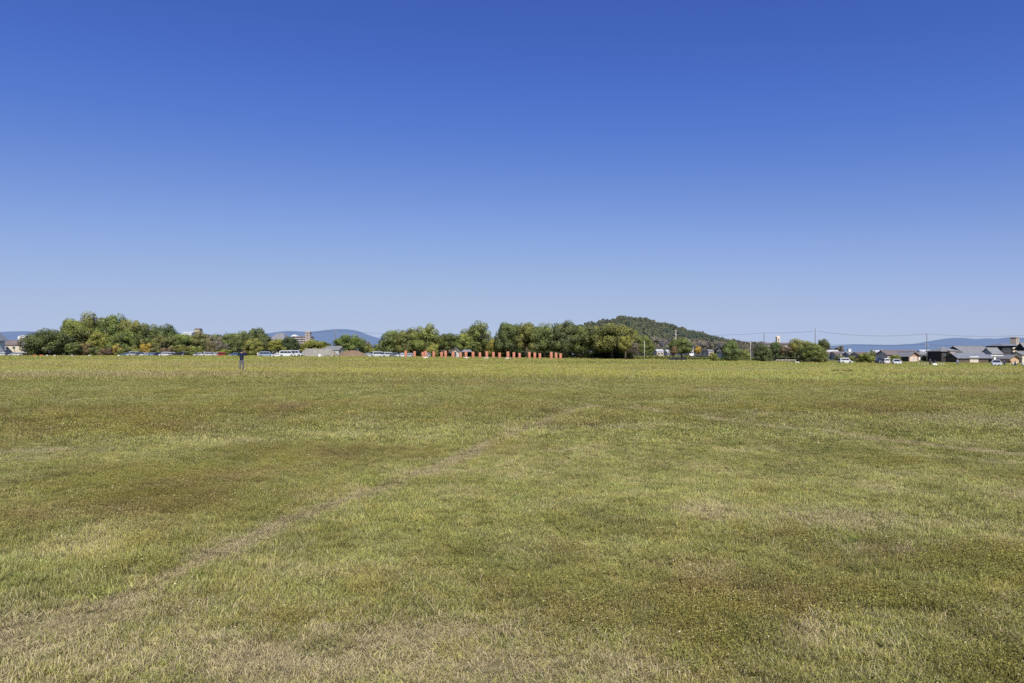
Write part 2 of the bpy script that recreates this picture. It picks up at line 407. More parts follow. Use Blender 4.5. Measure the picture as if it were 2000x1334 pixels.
mp = N(nt, 'ShaderNodeMapping'); mp.inputs['Scale'].default_value = (.5, 1.6, 1); mp.inputs['Rotation'].default_value = (0, 0, .4)
L(ge.outputs['Position'], mp.inputs['Vector']); L(mp.outputs[0], n1.inputs['Vector']); L(ge.outputs['Position'], n2.inputs['Vector'])
a1 = N(nt, 'ShaderNodeMapRange'); a1.inputs[1].default_value = .3; a1.inputs[2].default_value = .7; a1.inputs[3].default_value = .6; a1.inputs[4].default_value = 1.25; L(n1.outputs['Fac'], a1.inputs[0])
a2 = N(nt, 'ShaderNodeMapRange'); a2.inputs[1].default_value = .3; a2.inputs[2].default_value = .7; a2.inputs[3].default_value = .75; a2.inputs[4].default_value = 1.2; L(n2.outputs['Fac'], a2.inputs[0])
mm = N(nt, 'ShaderNodeMath', operation='MULTIPLY'); L(a1.outputs[0], mm.inputs[0]); L(a2.outputs[0], mm.inputs[1])
vs = N(nt, 'ShaderNodeVectorMath', operation='SCALE'); L(at.outputs['Vector'], vs.inputs[0]); L(mm.outputs[0], vs.inputs['Scale'])
L(vs.outputs[0], bs.inputs['Base Color']); bs.inputs['Roughness'].default_value = .95; bs.inputs['Specular IOR Level'].default_value = .1
bp = N(nt, 'ShaderNodeBump'); bp.inputs['Strength'].default_value = .7; bp.inputs['Distance'].default_value = .02; L(n1.outputs['Fac'], bp.inputs['Height']); L(bp.outputs[0], bs.inputs['Normal'])
M['field'] = m
t, dry, lf, worn, hh, fz = field(gxx, gyy)
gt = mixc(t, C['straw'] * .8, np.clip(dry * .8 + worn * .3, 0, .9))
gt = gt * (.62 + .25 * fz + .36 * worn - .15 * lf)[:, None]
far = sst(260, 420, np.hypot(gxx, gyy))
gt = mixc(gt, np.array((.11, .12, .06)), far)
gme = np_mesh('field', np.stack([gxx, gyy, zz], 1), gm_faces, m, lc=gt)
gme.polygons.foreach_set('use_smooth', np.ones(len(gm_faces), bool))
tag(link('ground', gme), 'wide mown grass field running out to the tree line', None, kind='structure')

# ------------------------------------------------------------------ grass clumps
rng = np.random.default_rng(11)
def blades(n, patch, len0, len1, wid, lean, curl, droop=0.0):
    """n bent blades on a patch; returns verts, quad faces, lc"""
    r = np.sqrt(rng.random(n)) * patch; a = rng.random(n) * 2 * np.pi
    bx, by = r * np.cos(a), r * np.sin(a)
    ln = len0 + (len1 - len0) * rng.random(n) ** 1.4
    az = rng.random(n) * 2 * np.pi; le = lean * (.25 + rng.random(n)); cu = curl * (.4 + rng.random(n))
    fa = az + np.pi / 2 + rng.normal(0, .5, n)
    rnd = rng.random(n); rnd2 = rng.random(n)
    V, LC = [], []
    px = bx.copy(); py_ = by.copy(); lift = .005 + .016 * rng.random(n); pz = np.full(n, -.004)
    K = 3
    for k in range(K + 1):
        w_ = wid * (.6 + .8 * rnd2) * (1 - (k / K) ** 2 * .9) * .5
        for s in (-1, 1):
            V.append(np.stack([px + s * w_ * np.cos(fa), py_ + s * w_ * np.sin(fa), pz], 1))
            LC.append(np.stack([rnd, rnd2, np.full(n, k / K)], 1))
        an = np.clip(le + cu * (k / K), 0, 1.75)
        st_ = ln / K
        px = px + st_ * np.sin(an) * np.cos(az); py_ = py_ + st_ * np.sin(an) * np.sin(az); pz = np.maximum(pz + st_ * np.cos(an), lift)
    V = np.stack(V, 1).reshape(-1, 3); LC = np.stack(LC, 1).reshape(-1, 3)
    b = np.arange(n)[:, None] * (2 * (K + 1))
    Fq = np.concatenate([np.concatenate([b + 2 * k, b + 2 * k + 1, b + 2 * k + 3, b + 2 * k + 2], 1) for k in range(K)], 0)
    return V, Fq, LC

def leaves(n, patch, h, size):
    """small oval leaves on low stems"""
    r = np.sqrt(rng.random(n)) * patch; a = rng.random(n) * 2 * np.pi
    c = np.stack([r * np.cos(a), r * np.sin(a), .01 + h * rng.random(n) ** .8], 1)
    d = rng.normal(0, 1, (n, 3)); d[:, 2] = np.abs(d[:, 2]) * .9 + .1; d /= np.linalg.norm(d, axis=1)[:, None]
    u = np.cross(d, rng.normal(0, 1, (n, 3))); u /= np.linalg.norm(u, axis=1)[:, None]; v = np.cross(d, u)
    s = size * (.6 + .8 * rng.random(n))[:, None]
    V = np.stack([c - u * s, c + v * s * .45, c + u * s, c - v * s * .45], 1).reshape(-1, 3)
    rn = rng.random(n); r2 = .15 + .6 * rng.random(n)
    LC = np.repeat(np.stack([rn, r2, .35 + .65 * c[:, 2] / (h + .01)], 1), 4, 0)
    Fq = np.arange(n * 4).reshape(n, 4)
    return V, Fq, LC

def joinm(parts):
    o = 0; V, Fs, Ls = [], [], []
    for v, f, l in parts:
        V.append(v); Fs.append(f + o); Ls.append(l); o += len(v)
    return np.concatenate(V), np.concatenate(Fs), np.concatenate(Ls)

def scatter(name, label, variants, pts, rot, scl, idx, attrs, cat=None):
    """variants: list of meshes; one object carrying all points, instanced by geometry nodes"""
    coll = bpy.data.collections.new(name + '_source')
    for i, me in enumerate(variants):
        coll.objects.link(bpy.data.objects.new('%s_source_%02d' % (name, i), me))
    me = bpy.data.meshes.new(name); me.vertices.add(len(pts)); me.vertices.foreach_set('co', np.asarray(pts, np.float32).ravel())
    def at_(n, ty, key, arr):
        a = me.attributes.new(n, ty, 'POINT'); a.data.foreach_set(key, np.ascontiguousarray(arr).ravel())
    at_('rot', 'FLOAT_VECTOR', 'vector', np.asarray(rot, np.float32)); at_('scl', 'FLOAT_VECTOR', 'vector', np.asarray(scl, np.float32))
    at_('idx', 'INT', 'value', np.asarray(idx, np.int32))
    for k, arr in attrs.items():
        arr = np.asarray(arr, np.float32)
        at_(k, 'FLOAT_VECTOR' if arr.ndim == 2 else 'FLOAT', 'vector' if arr.ndim == 2 else 'value', arr)
    o = link(name, me)
    ng = bpy.data.node_groups.new(name + '_scatter', 'GeometryNodeTree')
    ng.interface.new_socket('Geometry', in_out='INPUT', socket_type='NodeSocketGeometry')
    ng.interface.new_socket('Geometry', in_out='OUTPUT', socket_type='NodeSocketGeometry')
    gi = ng.nodes.new('NodeGroupInput'); go = ng.nodes.new('NodeGroupOutput')
    ip = ng.nodes.new('GeometryNodeInstanceOnPoints'); ci = ng.nodes.new('GeometryNodeCollectionInfo')
    ci.inputs['Collection'].default_value = coll; ci.inputs['Separate Children'].default_value = True; ci.inputs['Reset Children'].default_value = True
    def na(n, ty):
        x = ng.nodes.new('GeometryNodeInputNamedAttribute'); x.data_type = ty; x.inputs['Name'].default_value = n; return x.outputs['Attribute']
    Lk = ng.links.new
    Lk(gi.outputs[0], ip.inputs['Points']); Lk(ci.outputs[0], ip.inputs['Instance']); ip.inputs['Pick Instance'].default_value = True
    Lk(na('idx', 'INT'), ip.inputs['Instance Index']); Lk(na('scl', 'FLOAT_VECTOR'), ip.inputs['Scale'])
    er = ng.nodes.new('FunctionNodeEulerToRotation'); Lk(na('rot', 'FLOAT_VECTOR'), er.inputs[0]); Lk(er.outputs[0], ip.inputs['Rotation'])
    Lk(ip.outputs[0], go.inputs[0])
    md = o.modifiers.new('scatter', 'NODES'); md.node_group = ng
    tag(o, label, cat, kind='stuff')
    return o

gmesh = lambda nm, p: np_mesh(nm, *joinm(p)[:2], M['grass'], lc=joinm(p)[2]) if False else (lambda J: np_mesh(nm, J[0], J[1], M['grass'], lc=J[2]))(joinm(p))
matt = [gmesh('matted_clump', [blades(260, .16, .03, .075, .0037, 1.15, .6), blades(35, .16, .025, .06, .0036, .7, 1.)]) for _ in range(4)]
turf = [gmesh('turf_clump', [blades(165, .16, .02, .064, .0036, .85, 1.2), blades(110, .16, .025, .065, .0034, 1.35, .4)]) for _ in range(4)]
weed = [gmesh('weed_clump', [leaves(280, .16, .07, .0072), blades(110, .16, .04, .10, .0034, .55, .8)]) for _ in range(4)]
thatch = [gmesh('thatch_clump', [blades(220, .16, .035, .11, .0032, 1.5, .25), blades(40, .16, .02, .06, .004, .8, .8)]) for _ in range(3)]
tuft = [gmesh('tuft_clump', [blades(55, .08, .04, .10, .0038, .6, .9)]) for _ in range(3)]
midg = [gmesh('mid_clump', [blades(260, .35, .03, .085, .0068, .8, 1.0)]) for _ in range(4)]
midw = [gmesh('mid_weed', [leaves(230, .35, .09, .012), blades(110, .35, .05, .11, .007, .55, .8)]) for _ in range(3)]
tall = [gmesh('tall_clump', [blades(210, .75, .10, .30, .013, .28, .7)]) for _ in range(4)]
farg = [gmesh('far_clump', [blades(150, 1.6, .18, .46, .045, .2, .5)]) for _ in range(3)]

def strip(y0, y1, dens, spread=.88, pad=2.0):
    d = 1 / math.sqrt(dens); X, Y = [], []
    for yy in np.arange(y0, y1, d):
        hw_ = yy * spread + pad; n = max(2, int(2 * hw_ / d)); X.append((np.arange(n) + .5) * d - hw_); Y.append(np.full(n, yy + d / 2))
    x = np.concatenate(X); y = np.concatenate(Y)
    x = x + d * .95 * (rng.random(len(x)) - .5); y = y + d * .95 * (rng.random(len(x)) - .5)
    return x, y

def lay(name, label, variants, x, y, keep, hs=1.0, sc0=.78, sc1=1.2, tiltmax=.12, tmul=None, zmul=None, dm=1.0, tv=.10):
    x, y = x[keep], y[keep]; n = len(x)
    t, dry, lf, worn, hh, fz = field(x, y)
    t = t * (1 + rng.normal(0, tv, n))[:, None] * (1 + rng.normal(0, .04, (n, 3)))
    if tmul is not None: t = t * np.asarray(tmul)
    dry = dry * dm
    s = sc0 + (sc1 - sc0) * rng.random(n)
    zs = s * np.clip(hh * hs, .5, 1.8) if zmul is None else s * zmul[keep]
    rot = np.stack([rng.normal(0, tiltmax, n), rng.normal(0, tiltmax, n), rng.random(n) * 6.283], 1)
    return scatter(name, label, variants, np.stack([x, y, ground(x, y)], 1), rot, np.stack([s, s, zs], 1), rng.integers(0, len(variants), n),
                   dict(tint=np.clip(t, .01, .9), dry=dry + rng.normal(0, .05, n)))

x, y = strip(2.3, 14, 105); f = field(x, y); u = rng.random(len(x))
far_fade = 1 - .55 * sst(8, 14, y)
isleaf = f[2] > .12 + .85 * rng.random(len(x))
isthatch = (f[3] > .25 + .75 * rng.random(len(x))) & ~isleaf
bare = np.zeros(len(x), bool)
mt = rng.random(len(x)) < .25 + .6 * (1 - sst(3.8, 5.4, y))
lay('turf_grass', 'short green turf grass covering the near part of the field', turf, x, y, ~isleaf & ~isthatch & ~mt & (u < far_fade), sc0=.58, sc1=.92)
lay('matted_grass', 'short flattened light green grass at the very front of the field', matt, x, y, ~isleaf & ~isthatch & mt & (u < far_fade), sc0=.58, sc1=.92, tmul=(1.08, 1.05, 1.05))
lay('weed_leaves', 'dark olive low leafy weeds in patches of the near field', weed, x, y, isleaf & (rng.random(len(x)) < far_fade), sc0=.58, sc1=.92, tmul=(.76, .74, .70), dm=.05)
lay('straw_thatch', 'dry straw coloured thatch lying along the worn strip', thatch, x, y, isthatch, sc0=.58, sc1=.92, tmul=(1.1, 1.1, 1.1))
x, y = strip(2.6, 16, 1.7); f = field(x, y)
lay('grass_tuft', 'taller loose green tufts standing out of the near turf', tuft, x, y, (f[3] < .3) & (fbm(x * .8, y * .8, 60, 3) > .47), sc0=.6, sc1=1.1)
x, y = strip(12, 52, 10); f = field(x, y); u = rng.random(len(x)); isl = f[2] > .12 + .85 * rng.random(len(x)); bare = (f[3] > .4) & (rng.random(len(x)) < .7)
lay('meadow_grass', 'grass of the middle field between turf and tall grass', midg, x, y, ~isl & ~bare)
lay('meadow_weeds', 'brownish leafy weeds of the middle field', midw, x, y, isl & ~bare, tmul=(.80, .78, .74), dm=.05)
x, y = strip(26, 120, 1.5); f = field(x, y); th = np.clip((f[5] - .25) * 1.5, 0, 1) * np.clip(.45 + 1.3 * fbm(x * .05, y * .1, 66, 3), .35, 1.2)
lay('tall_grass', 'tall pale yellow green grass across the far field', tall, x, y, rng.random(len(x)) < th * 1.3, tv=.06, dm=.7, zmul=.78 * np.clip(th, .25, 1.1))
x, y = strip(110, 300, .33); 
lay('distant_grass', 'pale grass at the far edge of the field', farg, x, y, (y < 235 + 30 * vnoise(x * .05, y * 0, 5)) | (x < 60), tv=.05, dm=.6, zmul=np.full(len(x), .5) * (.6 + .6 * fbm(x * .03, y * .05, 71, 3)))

# ------------------------------------------------------------------ far hills and mountains
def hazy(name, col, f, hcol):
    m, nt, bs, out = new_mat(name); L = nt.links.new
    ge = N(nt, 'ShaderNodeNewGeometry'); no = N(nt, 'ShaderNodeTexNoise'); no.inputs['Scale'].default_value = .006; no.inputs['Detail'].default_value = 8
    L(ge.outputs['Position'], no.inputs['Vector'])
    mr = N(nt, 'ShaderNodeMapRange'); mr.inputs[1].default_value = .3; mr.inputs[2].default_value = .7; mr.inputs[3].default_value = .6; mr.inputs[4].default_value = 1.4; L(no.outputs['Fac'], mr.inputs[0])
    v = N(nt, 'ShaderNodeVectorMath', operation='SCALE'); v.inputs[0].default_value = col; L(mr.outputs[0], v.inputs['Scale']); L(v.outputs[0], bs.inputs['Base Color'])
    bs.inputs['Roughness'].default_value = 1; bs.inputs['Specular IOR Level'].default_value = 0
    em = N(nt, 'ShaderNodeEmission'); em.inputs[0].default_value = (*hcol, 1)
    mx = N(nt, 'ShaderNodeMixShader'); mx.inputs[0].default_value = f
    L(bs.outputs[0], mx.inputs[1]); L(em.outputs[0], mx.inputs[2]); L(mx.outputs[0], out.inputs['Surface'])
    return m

def range_(name, D, prof, m, seed, label):
    xs = np.linspace(prof[0][0], prof[-1][0], 260)
    top = np.interp(xs, [p[0] for p in prof], [p[1] for p in prof])
    k = np.ones(3) / 3; top = np.convolve(np.pad(top, 1, 'edge'), k, 'valid')
    V = []; rows = 15
    for j in range(rows):
        t = j / (rows - 1) * 2 - 1                       # -1 front foot, 0 ridge, 1 back foot
        yy = D + t * D * .22
        X = wx(xs, D)
        Z = (wz(top, D) + 6) * (1 - abs(t)) ** .8 - 6
        Z = Z + (1 - abs(t)) * D * .0016 * (fbm(X * 9 / D * 3, np.full_like(X, yy) * 27 / D, seed, 4) - .5) * (1 + 2.5 * min(1, abs(t) * 3))
        V.append(np.stack([X, np.full_like(X, yy), Z], 1))
    V = np.concatenate(V); n = len(xs)
    i0 = (np.arange(rows - 1)[:, None] * n + np.arange(n - 1)[None]).ravel()
    me = np_mesh(name, V, np.stack([i0, i0 + 1, i0 + 1 + n, i0 + n], 1), m); me.polygons.foreach_set('use_smooth', np.ones(len(i0), bool))
    tag(link(name, me), label, None, kind='structure')

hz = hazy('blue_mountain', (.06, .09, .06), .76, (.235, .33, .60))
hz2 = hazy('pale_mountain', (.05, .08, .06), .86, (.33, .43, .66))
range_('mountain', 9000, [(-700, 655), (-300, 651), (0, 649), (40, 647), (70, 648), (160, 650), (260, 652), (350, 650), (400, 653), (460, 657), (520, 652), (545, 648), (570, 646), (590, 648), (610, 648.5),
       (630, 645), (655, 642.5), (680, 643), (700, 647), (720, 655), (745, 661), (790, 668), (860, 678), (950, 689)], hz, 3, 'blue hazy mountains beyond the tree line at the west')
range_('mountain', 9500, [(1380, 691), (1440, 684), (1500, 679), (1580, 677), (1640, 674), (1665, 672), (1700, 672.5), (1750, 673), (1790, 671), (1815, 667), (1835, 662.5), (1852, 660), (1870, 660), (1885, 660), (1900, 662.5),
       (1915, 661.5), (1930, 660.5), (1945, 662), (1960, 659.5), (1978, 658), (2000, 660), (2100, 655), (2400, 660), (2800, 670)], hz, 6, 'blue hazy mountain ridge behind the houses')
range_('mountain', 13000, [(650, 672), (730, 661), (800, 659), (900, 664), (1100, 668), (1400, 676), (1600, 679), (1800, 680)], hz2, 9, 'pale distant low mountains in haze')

# wooded hill
HD, HX = 1400., wx(1232, 1400.)
pr = [(-700, -4), (-500, 0), (-330, 6), (-200, 22), (-130, 48), (-78, 61), (-55, 67), (-25, 72), (0, 73), (28, 70), (60, 60), (100, 47), (140, 33), (175, 23), (210, 15), (300, 5), (500, -1), (800, -4)]
def hillz(x, y):
    p = np.interp(x - HX, [a for a, b in pr], [b for a, b in pr])
    return .925 * p * np.exp(-((y - HD) / 210) ** 2) + (fbm(x * .02, y * .02, 44, 3) - .5) * 8 * np.exp(-((y - HD) / 300) ** 2) * (p > 4) - 1.5
hx, hy = np.meshgrid(np.linspace(HX - 620, HX + 700, 120), np.linspace(HD - 480, HD + 480, 90)); hx, hy = hx.ravel(), hy.ravel()
i0 = (np.arange(89)[:, None] * 120 + np.arange(119)[None]).ravel()
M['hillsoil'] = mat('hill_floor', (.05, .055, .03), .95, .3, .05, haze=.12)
me = np_mesh('hill', np.stack([hx, hy, hillz(hx, hy)], 1), np.stack([i0, i0 + 1, i0 + 121, i0 + 120], 1), M['hillsoil']); me.polygons.foreach_set('use_smooth', np.ones(len(i0), bool))
tag(link('hill', me), 'rounded wooded hill rising behind the camphor trees', None, kind='structure')

# ------------------------------------------------------------------ tree crowns
def crown(name, seed, nl, per, leaf, shape='round', core=True, mats=None, lob=(.26, .42)):
    rg = np.random.default_rng(seed)
    dirs = rg.normal(0, 1, (nl * 4, 3)); dirs /= np.linalg.norm(dirs, axis=1)[:, None]
    dirs = dirs[dirs[:, 2] > (-.35 if shape == 'dome' else -.75)][:nl]
    rad = .35 + .42 * rg.random(len(dirs)) ** .6
    cen = dirs * rad[:, None]
    if shape == 'dome': cen[:, 2] = cen[:, 2] * 1.15 - .18
    if shape == 'cone':
        k = np.clip(1.0 - .62 * (cen[:, 2] + .9) / 1.8, .2, 1); cen[:, 0] *= k; cen[:, 1] *= k
    lr = lob[0] + (lob[1] - lob[0]) * rg.random(len(cen))
    if shape == 'cone': lr *= np.clip(1.0 - .4 * (cen[:, 2] + .9) / 1.8, .35, 1)
    lrnd = rg.random(len(cen))
    P, Nn, LC, LN = [], [], [], []
    for c, r, q in zip(cen, lr, lrnd):
        d = rg.normal(0, 1, (per, 3)); d /= np.linalg.norm(d, axis=1)[:, None]
        p = c + d * (r * (.78 + .3 * rg.random(per) ** 1.5))[:, None] * np.array([1, 1, .85])
        # small twigs poking out
        out = rg.random(per) < .05; p[out] += d[out] * (r * .12)
        P.append(p); LN.append(d + c * .6); nn = d * .95 + rg.normal(0, .34, (per, 3)) + np.array([0, 0, .25]); Nn.append(nn)
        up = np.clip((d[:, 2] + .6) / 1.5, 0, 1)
        LC.append(np.stack([rg.random(per), np.full(per, q), (.48 + .62 * up)], 1))  # third value paints shading: lobe tops lighter, undersides darker
    P = np.concatenate(P); Nn = np.concatenate(Nn); LC = np.concatenate(LC); LN = np.concatenate(LN)
    ok = np.linalg.norm(P, axis=1) > .38; P, Nn, LC, LN = P[ok], Nn[ok], LC[ok], LN[ok]
    P = P / np.percentile(np.abs(P[:, :2]), 98.5, axis=0).max() * np.array([1, 1, 0]) + P * np.array([0, 0, 1])
    lo, hi = np.percentile(P[:, 2], [1, 99.8]); P[:, 2] = (P[:, 2] - lo) / (hi - lo) * 2 - 1
    Nn /= np.linalg.norm(Nn, axis=1)[:, None]
    u = np.cross(Nn, rg.normal(0, 1, P.shape)); u /= np.linalg.norm(u, axis=1)[:, None]; v = np.cross(Nn, u)
    s = leaf * (.55 + .9 * rg.random(len(P)))[:, None]
    zf = np.array([1, 1, 1.0])
    V = np.stack([P - u * s, P + v * s * .6 - u * s * .15, P + u * s, P - v * s * .6 - u * s * .15], 1).reshape(-1, 3)
    V[:, 2] = (V[:, 2] + 1) / 2
    LC = np.repeat(LC, 4, 0); LN = np.repeat(LN, 4, 0); n = len(P); Fq = np.arange(n * 4).reshape(n, 4); mi = np.zeros(n)
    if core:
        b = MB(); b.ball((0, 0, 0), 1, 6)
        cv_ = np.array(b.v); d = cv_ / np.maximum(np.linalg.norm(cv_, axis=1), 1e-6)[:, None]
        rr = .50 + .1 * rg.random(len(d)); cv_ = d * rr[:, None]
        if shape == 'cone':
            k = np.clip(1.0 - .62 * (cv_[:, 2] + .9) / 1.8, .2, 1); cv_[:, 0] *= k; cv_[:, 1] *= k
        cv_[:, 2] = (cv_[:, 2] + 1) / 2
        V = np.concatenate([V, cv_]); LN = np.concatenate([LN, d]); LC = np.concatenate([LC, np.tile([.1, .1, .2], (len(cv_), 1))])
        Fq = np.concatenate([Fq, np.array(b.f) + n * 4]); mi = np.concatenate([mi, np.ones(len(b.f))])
    return np_mesh(name, V, Fq, mats or [M['leaf'], M['core']], lc=LC, mi=mi, ln=LN)

CR = {}
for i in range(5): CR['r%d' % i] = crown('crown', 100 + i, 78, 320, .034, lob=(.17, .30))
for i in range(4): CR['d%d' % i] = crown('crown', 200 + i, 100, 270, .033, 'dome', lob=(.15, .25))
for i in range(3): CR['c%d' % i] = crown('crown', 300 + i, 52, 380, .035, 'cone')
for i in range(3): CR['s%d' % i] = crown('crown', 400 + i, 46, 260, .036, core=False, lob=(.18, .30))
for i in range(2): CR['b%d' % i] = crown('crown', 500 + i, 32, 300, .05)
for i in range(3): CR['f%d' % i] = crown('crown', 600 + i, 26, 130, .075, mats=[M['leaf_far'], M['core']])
TR = []
for i in range(3):
    rg = random.Random(i); b = MB()
    b.tube([(0, 0, -.05), (.02, 0, .3), (rg.uniform(-.06, .06), rg.uniform(-.06, .06), .65), (rg.uniform(-.1, .1), 0, 1)], [.05, .036, .026, .008], 8)
    for k in range(5):
        a = k * 1.3 + rg.random(); z0 = .32 + .1 * k
        b.tube([(0, 0, z0), (.18 * math.cos(a), .18 * math.sin(a), z0 + .14), (.42 * math.cos(a), .42 * math.sin(a), z0 + .26)], [.02, .014, .005], 6)
    TR.append(b.mesh('trunk', M['bark'], True))

PAL = dict(dark=(.068, .086, .030), mid=(.090, .110, .034), olive=(.105, .112, .038), bright=(.128, .138, .036), yellow=(.165, .158, .038), orange=(.24, .175, .04),
           brown=(.115, .085, .055), rust=(.125, .098, .045), grey=(.115, .105, .075), deep=(.045, .060, .024))
tcount = [0]
def tree(name, label, px, top, hw, Y, pal, var, bottom=None, cat='tree', group=None, depth=.85, thin=1.0):
    X = wx(px, Y); g = gz(X, Y); zt = wz(top, Y); H = zt - g; r = hw / F * Y
    if group == GL and bottom: bottom = bottom + 2.5
    o = empty(name, (X, Y, g)); tag(o, label, cat, group)
    tcount[0] += 1; k = tcount[0]
    zb = H * .06 if bottom is None else max(wz(bottom, Y) - g, .02)
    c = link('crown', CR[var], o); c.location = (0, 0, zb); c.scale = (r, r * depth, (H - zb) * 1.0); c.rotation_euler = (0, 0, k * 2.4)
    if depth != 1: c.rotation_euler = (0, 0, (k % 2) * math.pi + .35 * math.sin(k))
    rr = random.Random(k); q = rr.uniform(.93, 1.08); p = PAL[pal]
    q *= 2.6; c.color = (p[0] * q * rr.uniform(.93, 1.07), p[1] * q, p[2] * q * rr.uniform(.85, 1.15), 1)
    if cat == 'tree':
        t = link('trunk', TR[k % 3], o); t.scale = (H * thin, H * thin, min(H * .8, zb + (H - zb) * .75)); t.rotation_euler = (0, 0, k * 1.7)
    else:
        t = link('stem', TR[k % 3], o); t.scale = (H * .5, H * .5, H * .7)
    return o

GL = 'grove behind the row of parked cars'
T = tree
# west grove (behind the parked cars)
T('broadleaf_tree', 'dark rounded tree at the outer end of the grove, next to the brown-roofed house', 89, 643, 37, 300, 'dark', 'r0', 692, group=GL, depth=1)
T('broadleaf_tree', 'tall tree forming the outer shoulder of the big grove dome', 148, 623, 32, 325, 'mid', 'r1', 690, group=GL)
T('broadleaf_tree', 'tallest greyish green tree at the top of the grove dome', 182, 612, 42, 330, 'olive', 'r2', 690, group=GL)
T('broadleaf_tree', 'tall green tree just past the crest of the grove dome', 225, 615, 38, 325, 'mid', 'r3', 690, group=GL)
T('broadleaf_tree', 'bright green tree on the inner slope of the grove dome', 256, 625, 30, 318, 'bright', 'r4', 690, group=GL)
T('broadleaf_tree', 'dark tree stepping down behind the orange foliage', 292, 633, 30, 322, 'dark', 'd0', 690, group=GL)
T('broadleaf_tree', 'dark round-topped tree at the lower end of the grove dome', 322, 634, 26, 324, 'dark', 'r0', 690, group=GL)
T('broadleaf_tree', 'yellow green tree low in front of the grove dome', 196, 648, 26, 308, 'bright', 'd1', 690, group=GL)
T('broadleaf_tree', 'dark green spreading tree low in front of the grove dome', 240, 647, 30, 306, 'mid', 'd2', 690, group=GL)
T('broadleaf_tree', 'dim green tree filling the hollow beside the outermost grove tree', 130, 655, 22, 305, 'deep', 'd3', 692, group=GL)
T('small_tree', 'small round green tree with pale trunk near the white boards', 143, 669, 16, 288, 'mid', 'd0', 688)
T('small_tree', 'small orange brown autumn tree among the grove edge', 167, 670, 15, 292, 'rust', 'b0')
T('small_tree', 'dark green low tree between the orange brown tree and the brown shrub', 186, 676, 14, 291, 'mid', 'b1')
T('shrub', 'brown purplish shrub in front of the grove', 207, 680, 13, 288, 'brown', 'b0', cat='shrub')
T('small_tree', 'small tree with a bright orange top above the brown shrub', 229, 671, 9, 292, 'orange', 'b1')
T('shrub', 'round green shrub beside the first blue car', 238, 682, 10, 288, 'mid', 'b0', cat='shrub')
T('small_tree', 'yellow green small tree behind the blue and silver cars', 261, 674, 15, 293, 'bright', 'b1')
T('small_tree', 'vivid yellow orange autumn tree behind the dark cars', 286, 671, 14, 294, 'orange', 'b0')
T('small_tree', 'olive low tree behind the navy car', 306, 676, 15, 293, 'olive', 'b1')
T('shrub', 'brownish bush behind the white cars', 325, 679, 13, 292, 'brown', 'b0', cat='shrub')
T('broadleaf_tree', 'feathery grey green tree below the end of the grove dome', 322, 653, 26, 312, 'olive', 's0', 690)
T('broadleaf_tree', 'mid green tree under the flat white rooftop', 358, 652, 26, 320, 'mid', 'r1', 690)
T('broadleaf_tree', 'olive tree in front of the beige rooftop block', 392, 647, 24, 322, 'olive', 'r2', 690)
T('small_tree', 'olive bushy tree above the white cars', 355, 673, 18, 296, 'olive', 'd1')
T('shrub', 'green bush standing between two parked cars', 371, 684, 12, 284, 'mid', 'b1', cat='shrub')
T('small_tree', 'light olive low tree behind the silver car', 384, 676, 15, 296, 'bright', 'b0')
T('broadleaf_tree', 'pale greyish tree behind the bare brown trees', 420, 655, 20, 322, 'grey', 's1', 690)
T('small_tree', 'bare brownish tree with rusty twigs', 415, 668, 12, 298, 'rust', 's2')
T('small_tree', 'bare greyish tree with thin twigs', 434, 668, 16, 300, 'grey', 's0')
T('broadleaf_tree', 'plain green tree filling the line behind the rusty and greyish bare trees', 424, 653, 22, 328, 'mid', 'd1', 690)
T('broadleaf_tree', 'green tree behind the bare twiggy trees', 447, 651, 20, 324, 'mid', 'r3', 690)
T('shrub', 'yellow green bush behind the red car', 438, 681, 15, 290, 'bright', 'b1', cat='shrub')
T('broadleaf_tree', 'green tree right behind the person with the camera', 472, 647, 24, 312, 'mid', 'd3', 690)
T('broadleaf_tree', 'tall dark crowned tree at the near end of the tree belt', 500, 641, 22, 310, 'dark', 'r4', 690)
T('broadleaf_tree', 'yellow green bulging tree beside the grey van', 495, 661, 22, 296, 'bright', 'd0', 692)
T('broadleaf_tree', 'deep green tree edge above the grey van', 519, 653, 14, 305, 'dark', 'r0', 690)
T('broadleaf_tree', 'yellowish tree below the big grey roof', 543, 662, 18, 300, 'yellow', 'd1', 686)
T('broadleaf_tree', 'dark rounded tree above the white vans', 568, 658, 17, 298, 'deep', 'd2', 686)
T('shrub', 'small light green round bush above the white sedan', 555, 677, 7, 285, 'bright', 'b0', cat='shrub')
T('broadleaf_tree', 'low spreading green tree behind the grey gravel heap', 614, 664, 28, 290, 'bright', 'd3', 690)
T('broadleaf_tree', 'small green tree behind the end of the gravel heap', 637, 668, 10, 292, 'mid', 'r2', 688)
T('broadleaf_tree', 'wide round tree behind the brown soil heap', 684, 654, 34, 285, 'mid', 'd0', 690)
T('shrub', 'yellow green bush at the foot of the soil heap', 722, 672, 13, 270, 'bright', 'b1', cat='shrub')
T('shrub', 'green bush behind the white van past the soil heap', 742, 671, 15, 272, 'mid', 'b0', cat='shrub')
T('bare_tree', 'twiggy brownish tree between the round tree and the yellow bush', 714, 664, 10, 330, 'brown', 's1')
T('broadleaf_tree', 'broad green tree behind the white van past the soil heap', 772, 645, 30, 262, 'mid', 'r3', 690)
T('broadleaf_tree', 'olive tree in the middle of the clump behind the first columns', 800, 642, 28, 258, 'olive', 'd1', 690)
T('broadleaf_tree', 'tall yellowish tree with a pointed top behind the first columns', 832, 632, 26, 255, 'bright', 's2', 688, depth=1)
T('broadleaf_tree', 'dense dark core tree under the pointed yellowish top', 826, 648, 30, 262, 'mid', 'r1', 690)
T('small_tree', 'bright yellow green leaning tree behind the fourth and fifth columns', 845, 668, 12, 245, 'yellow', 'b1')
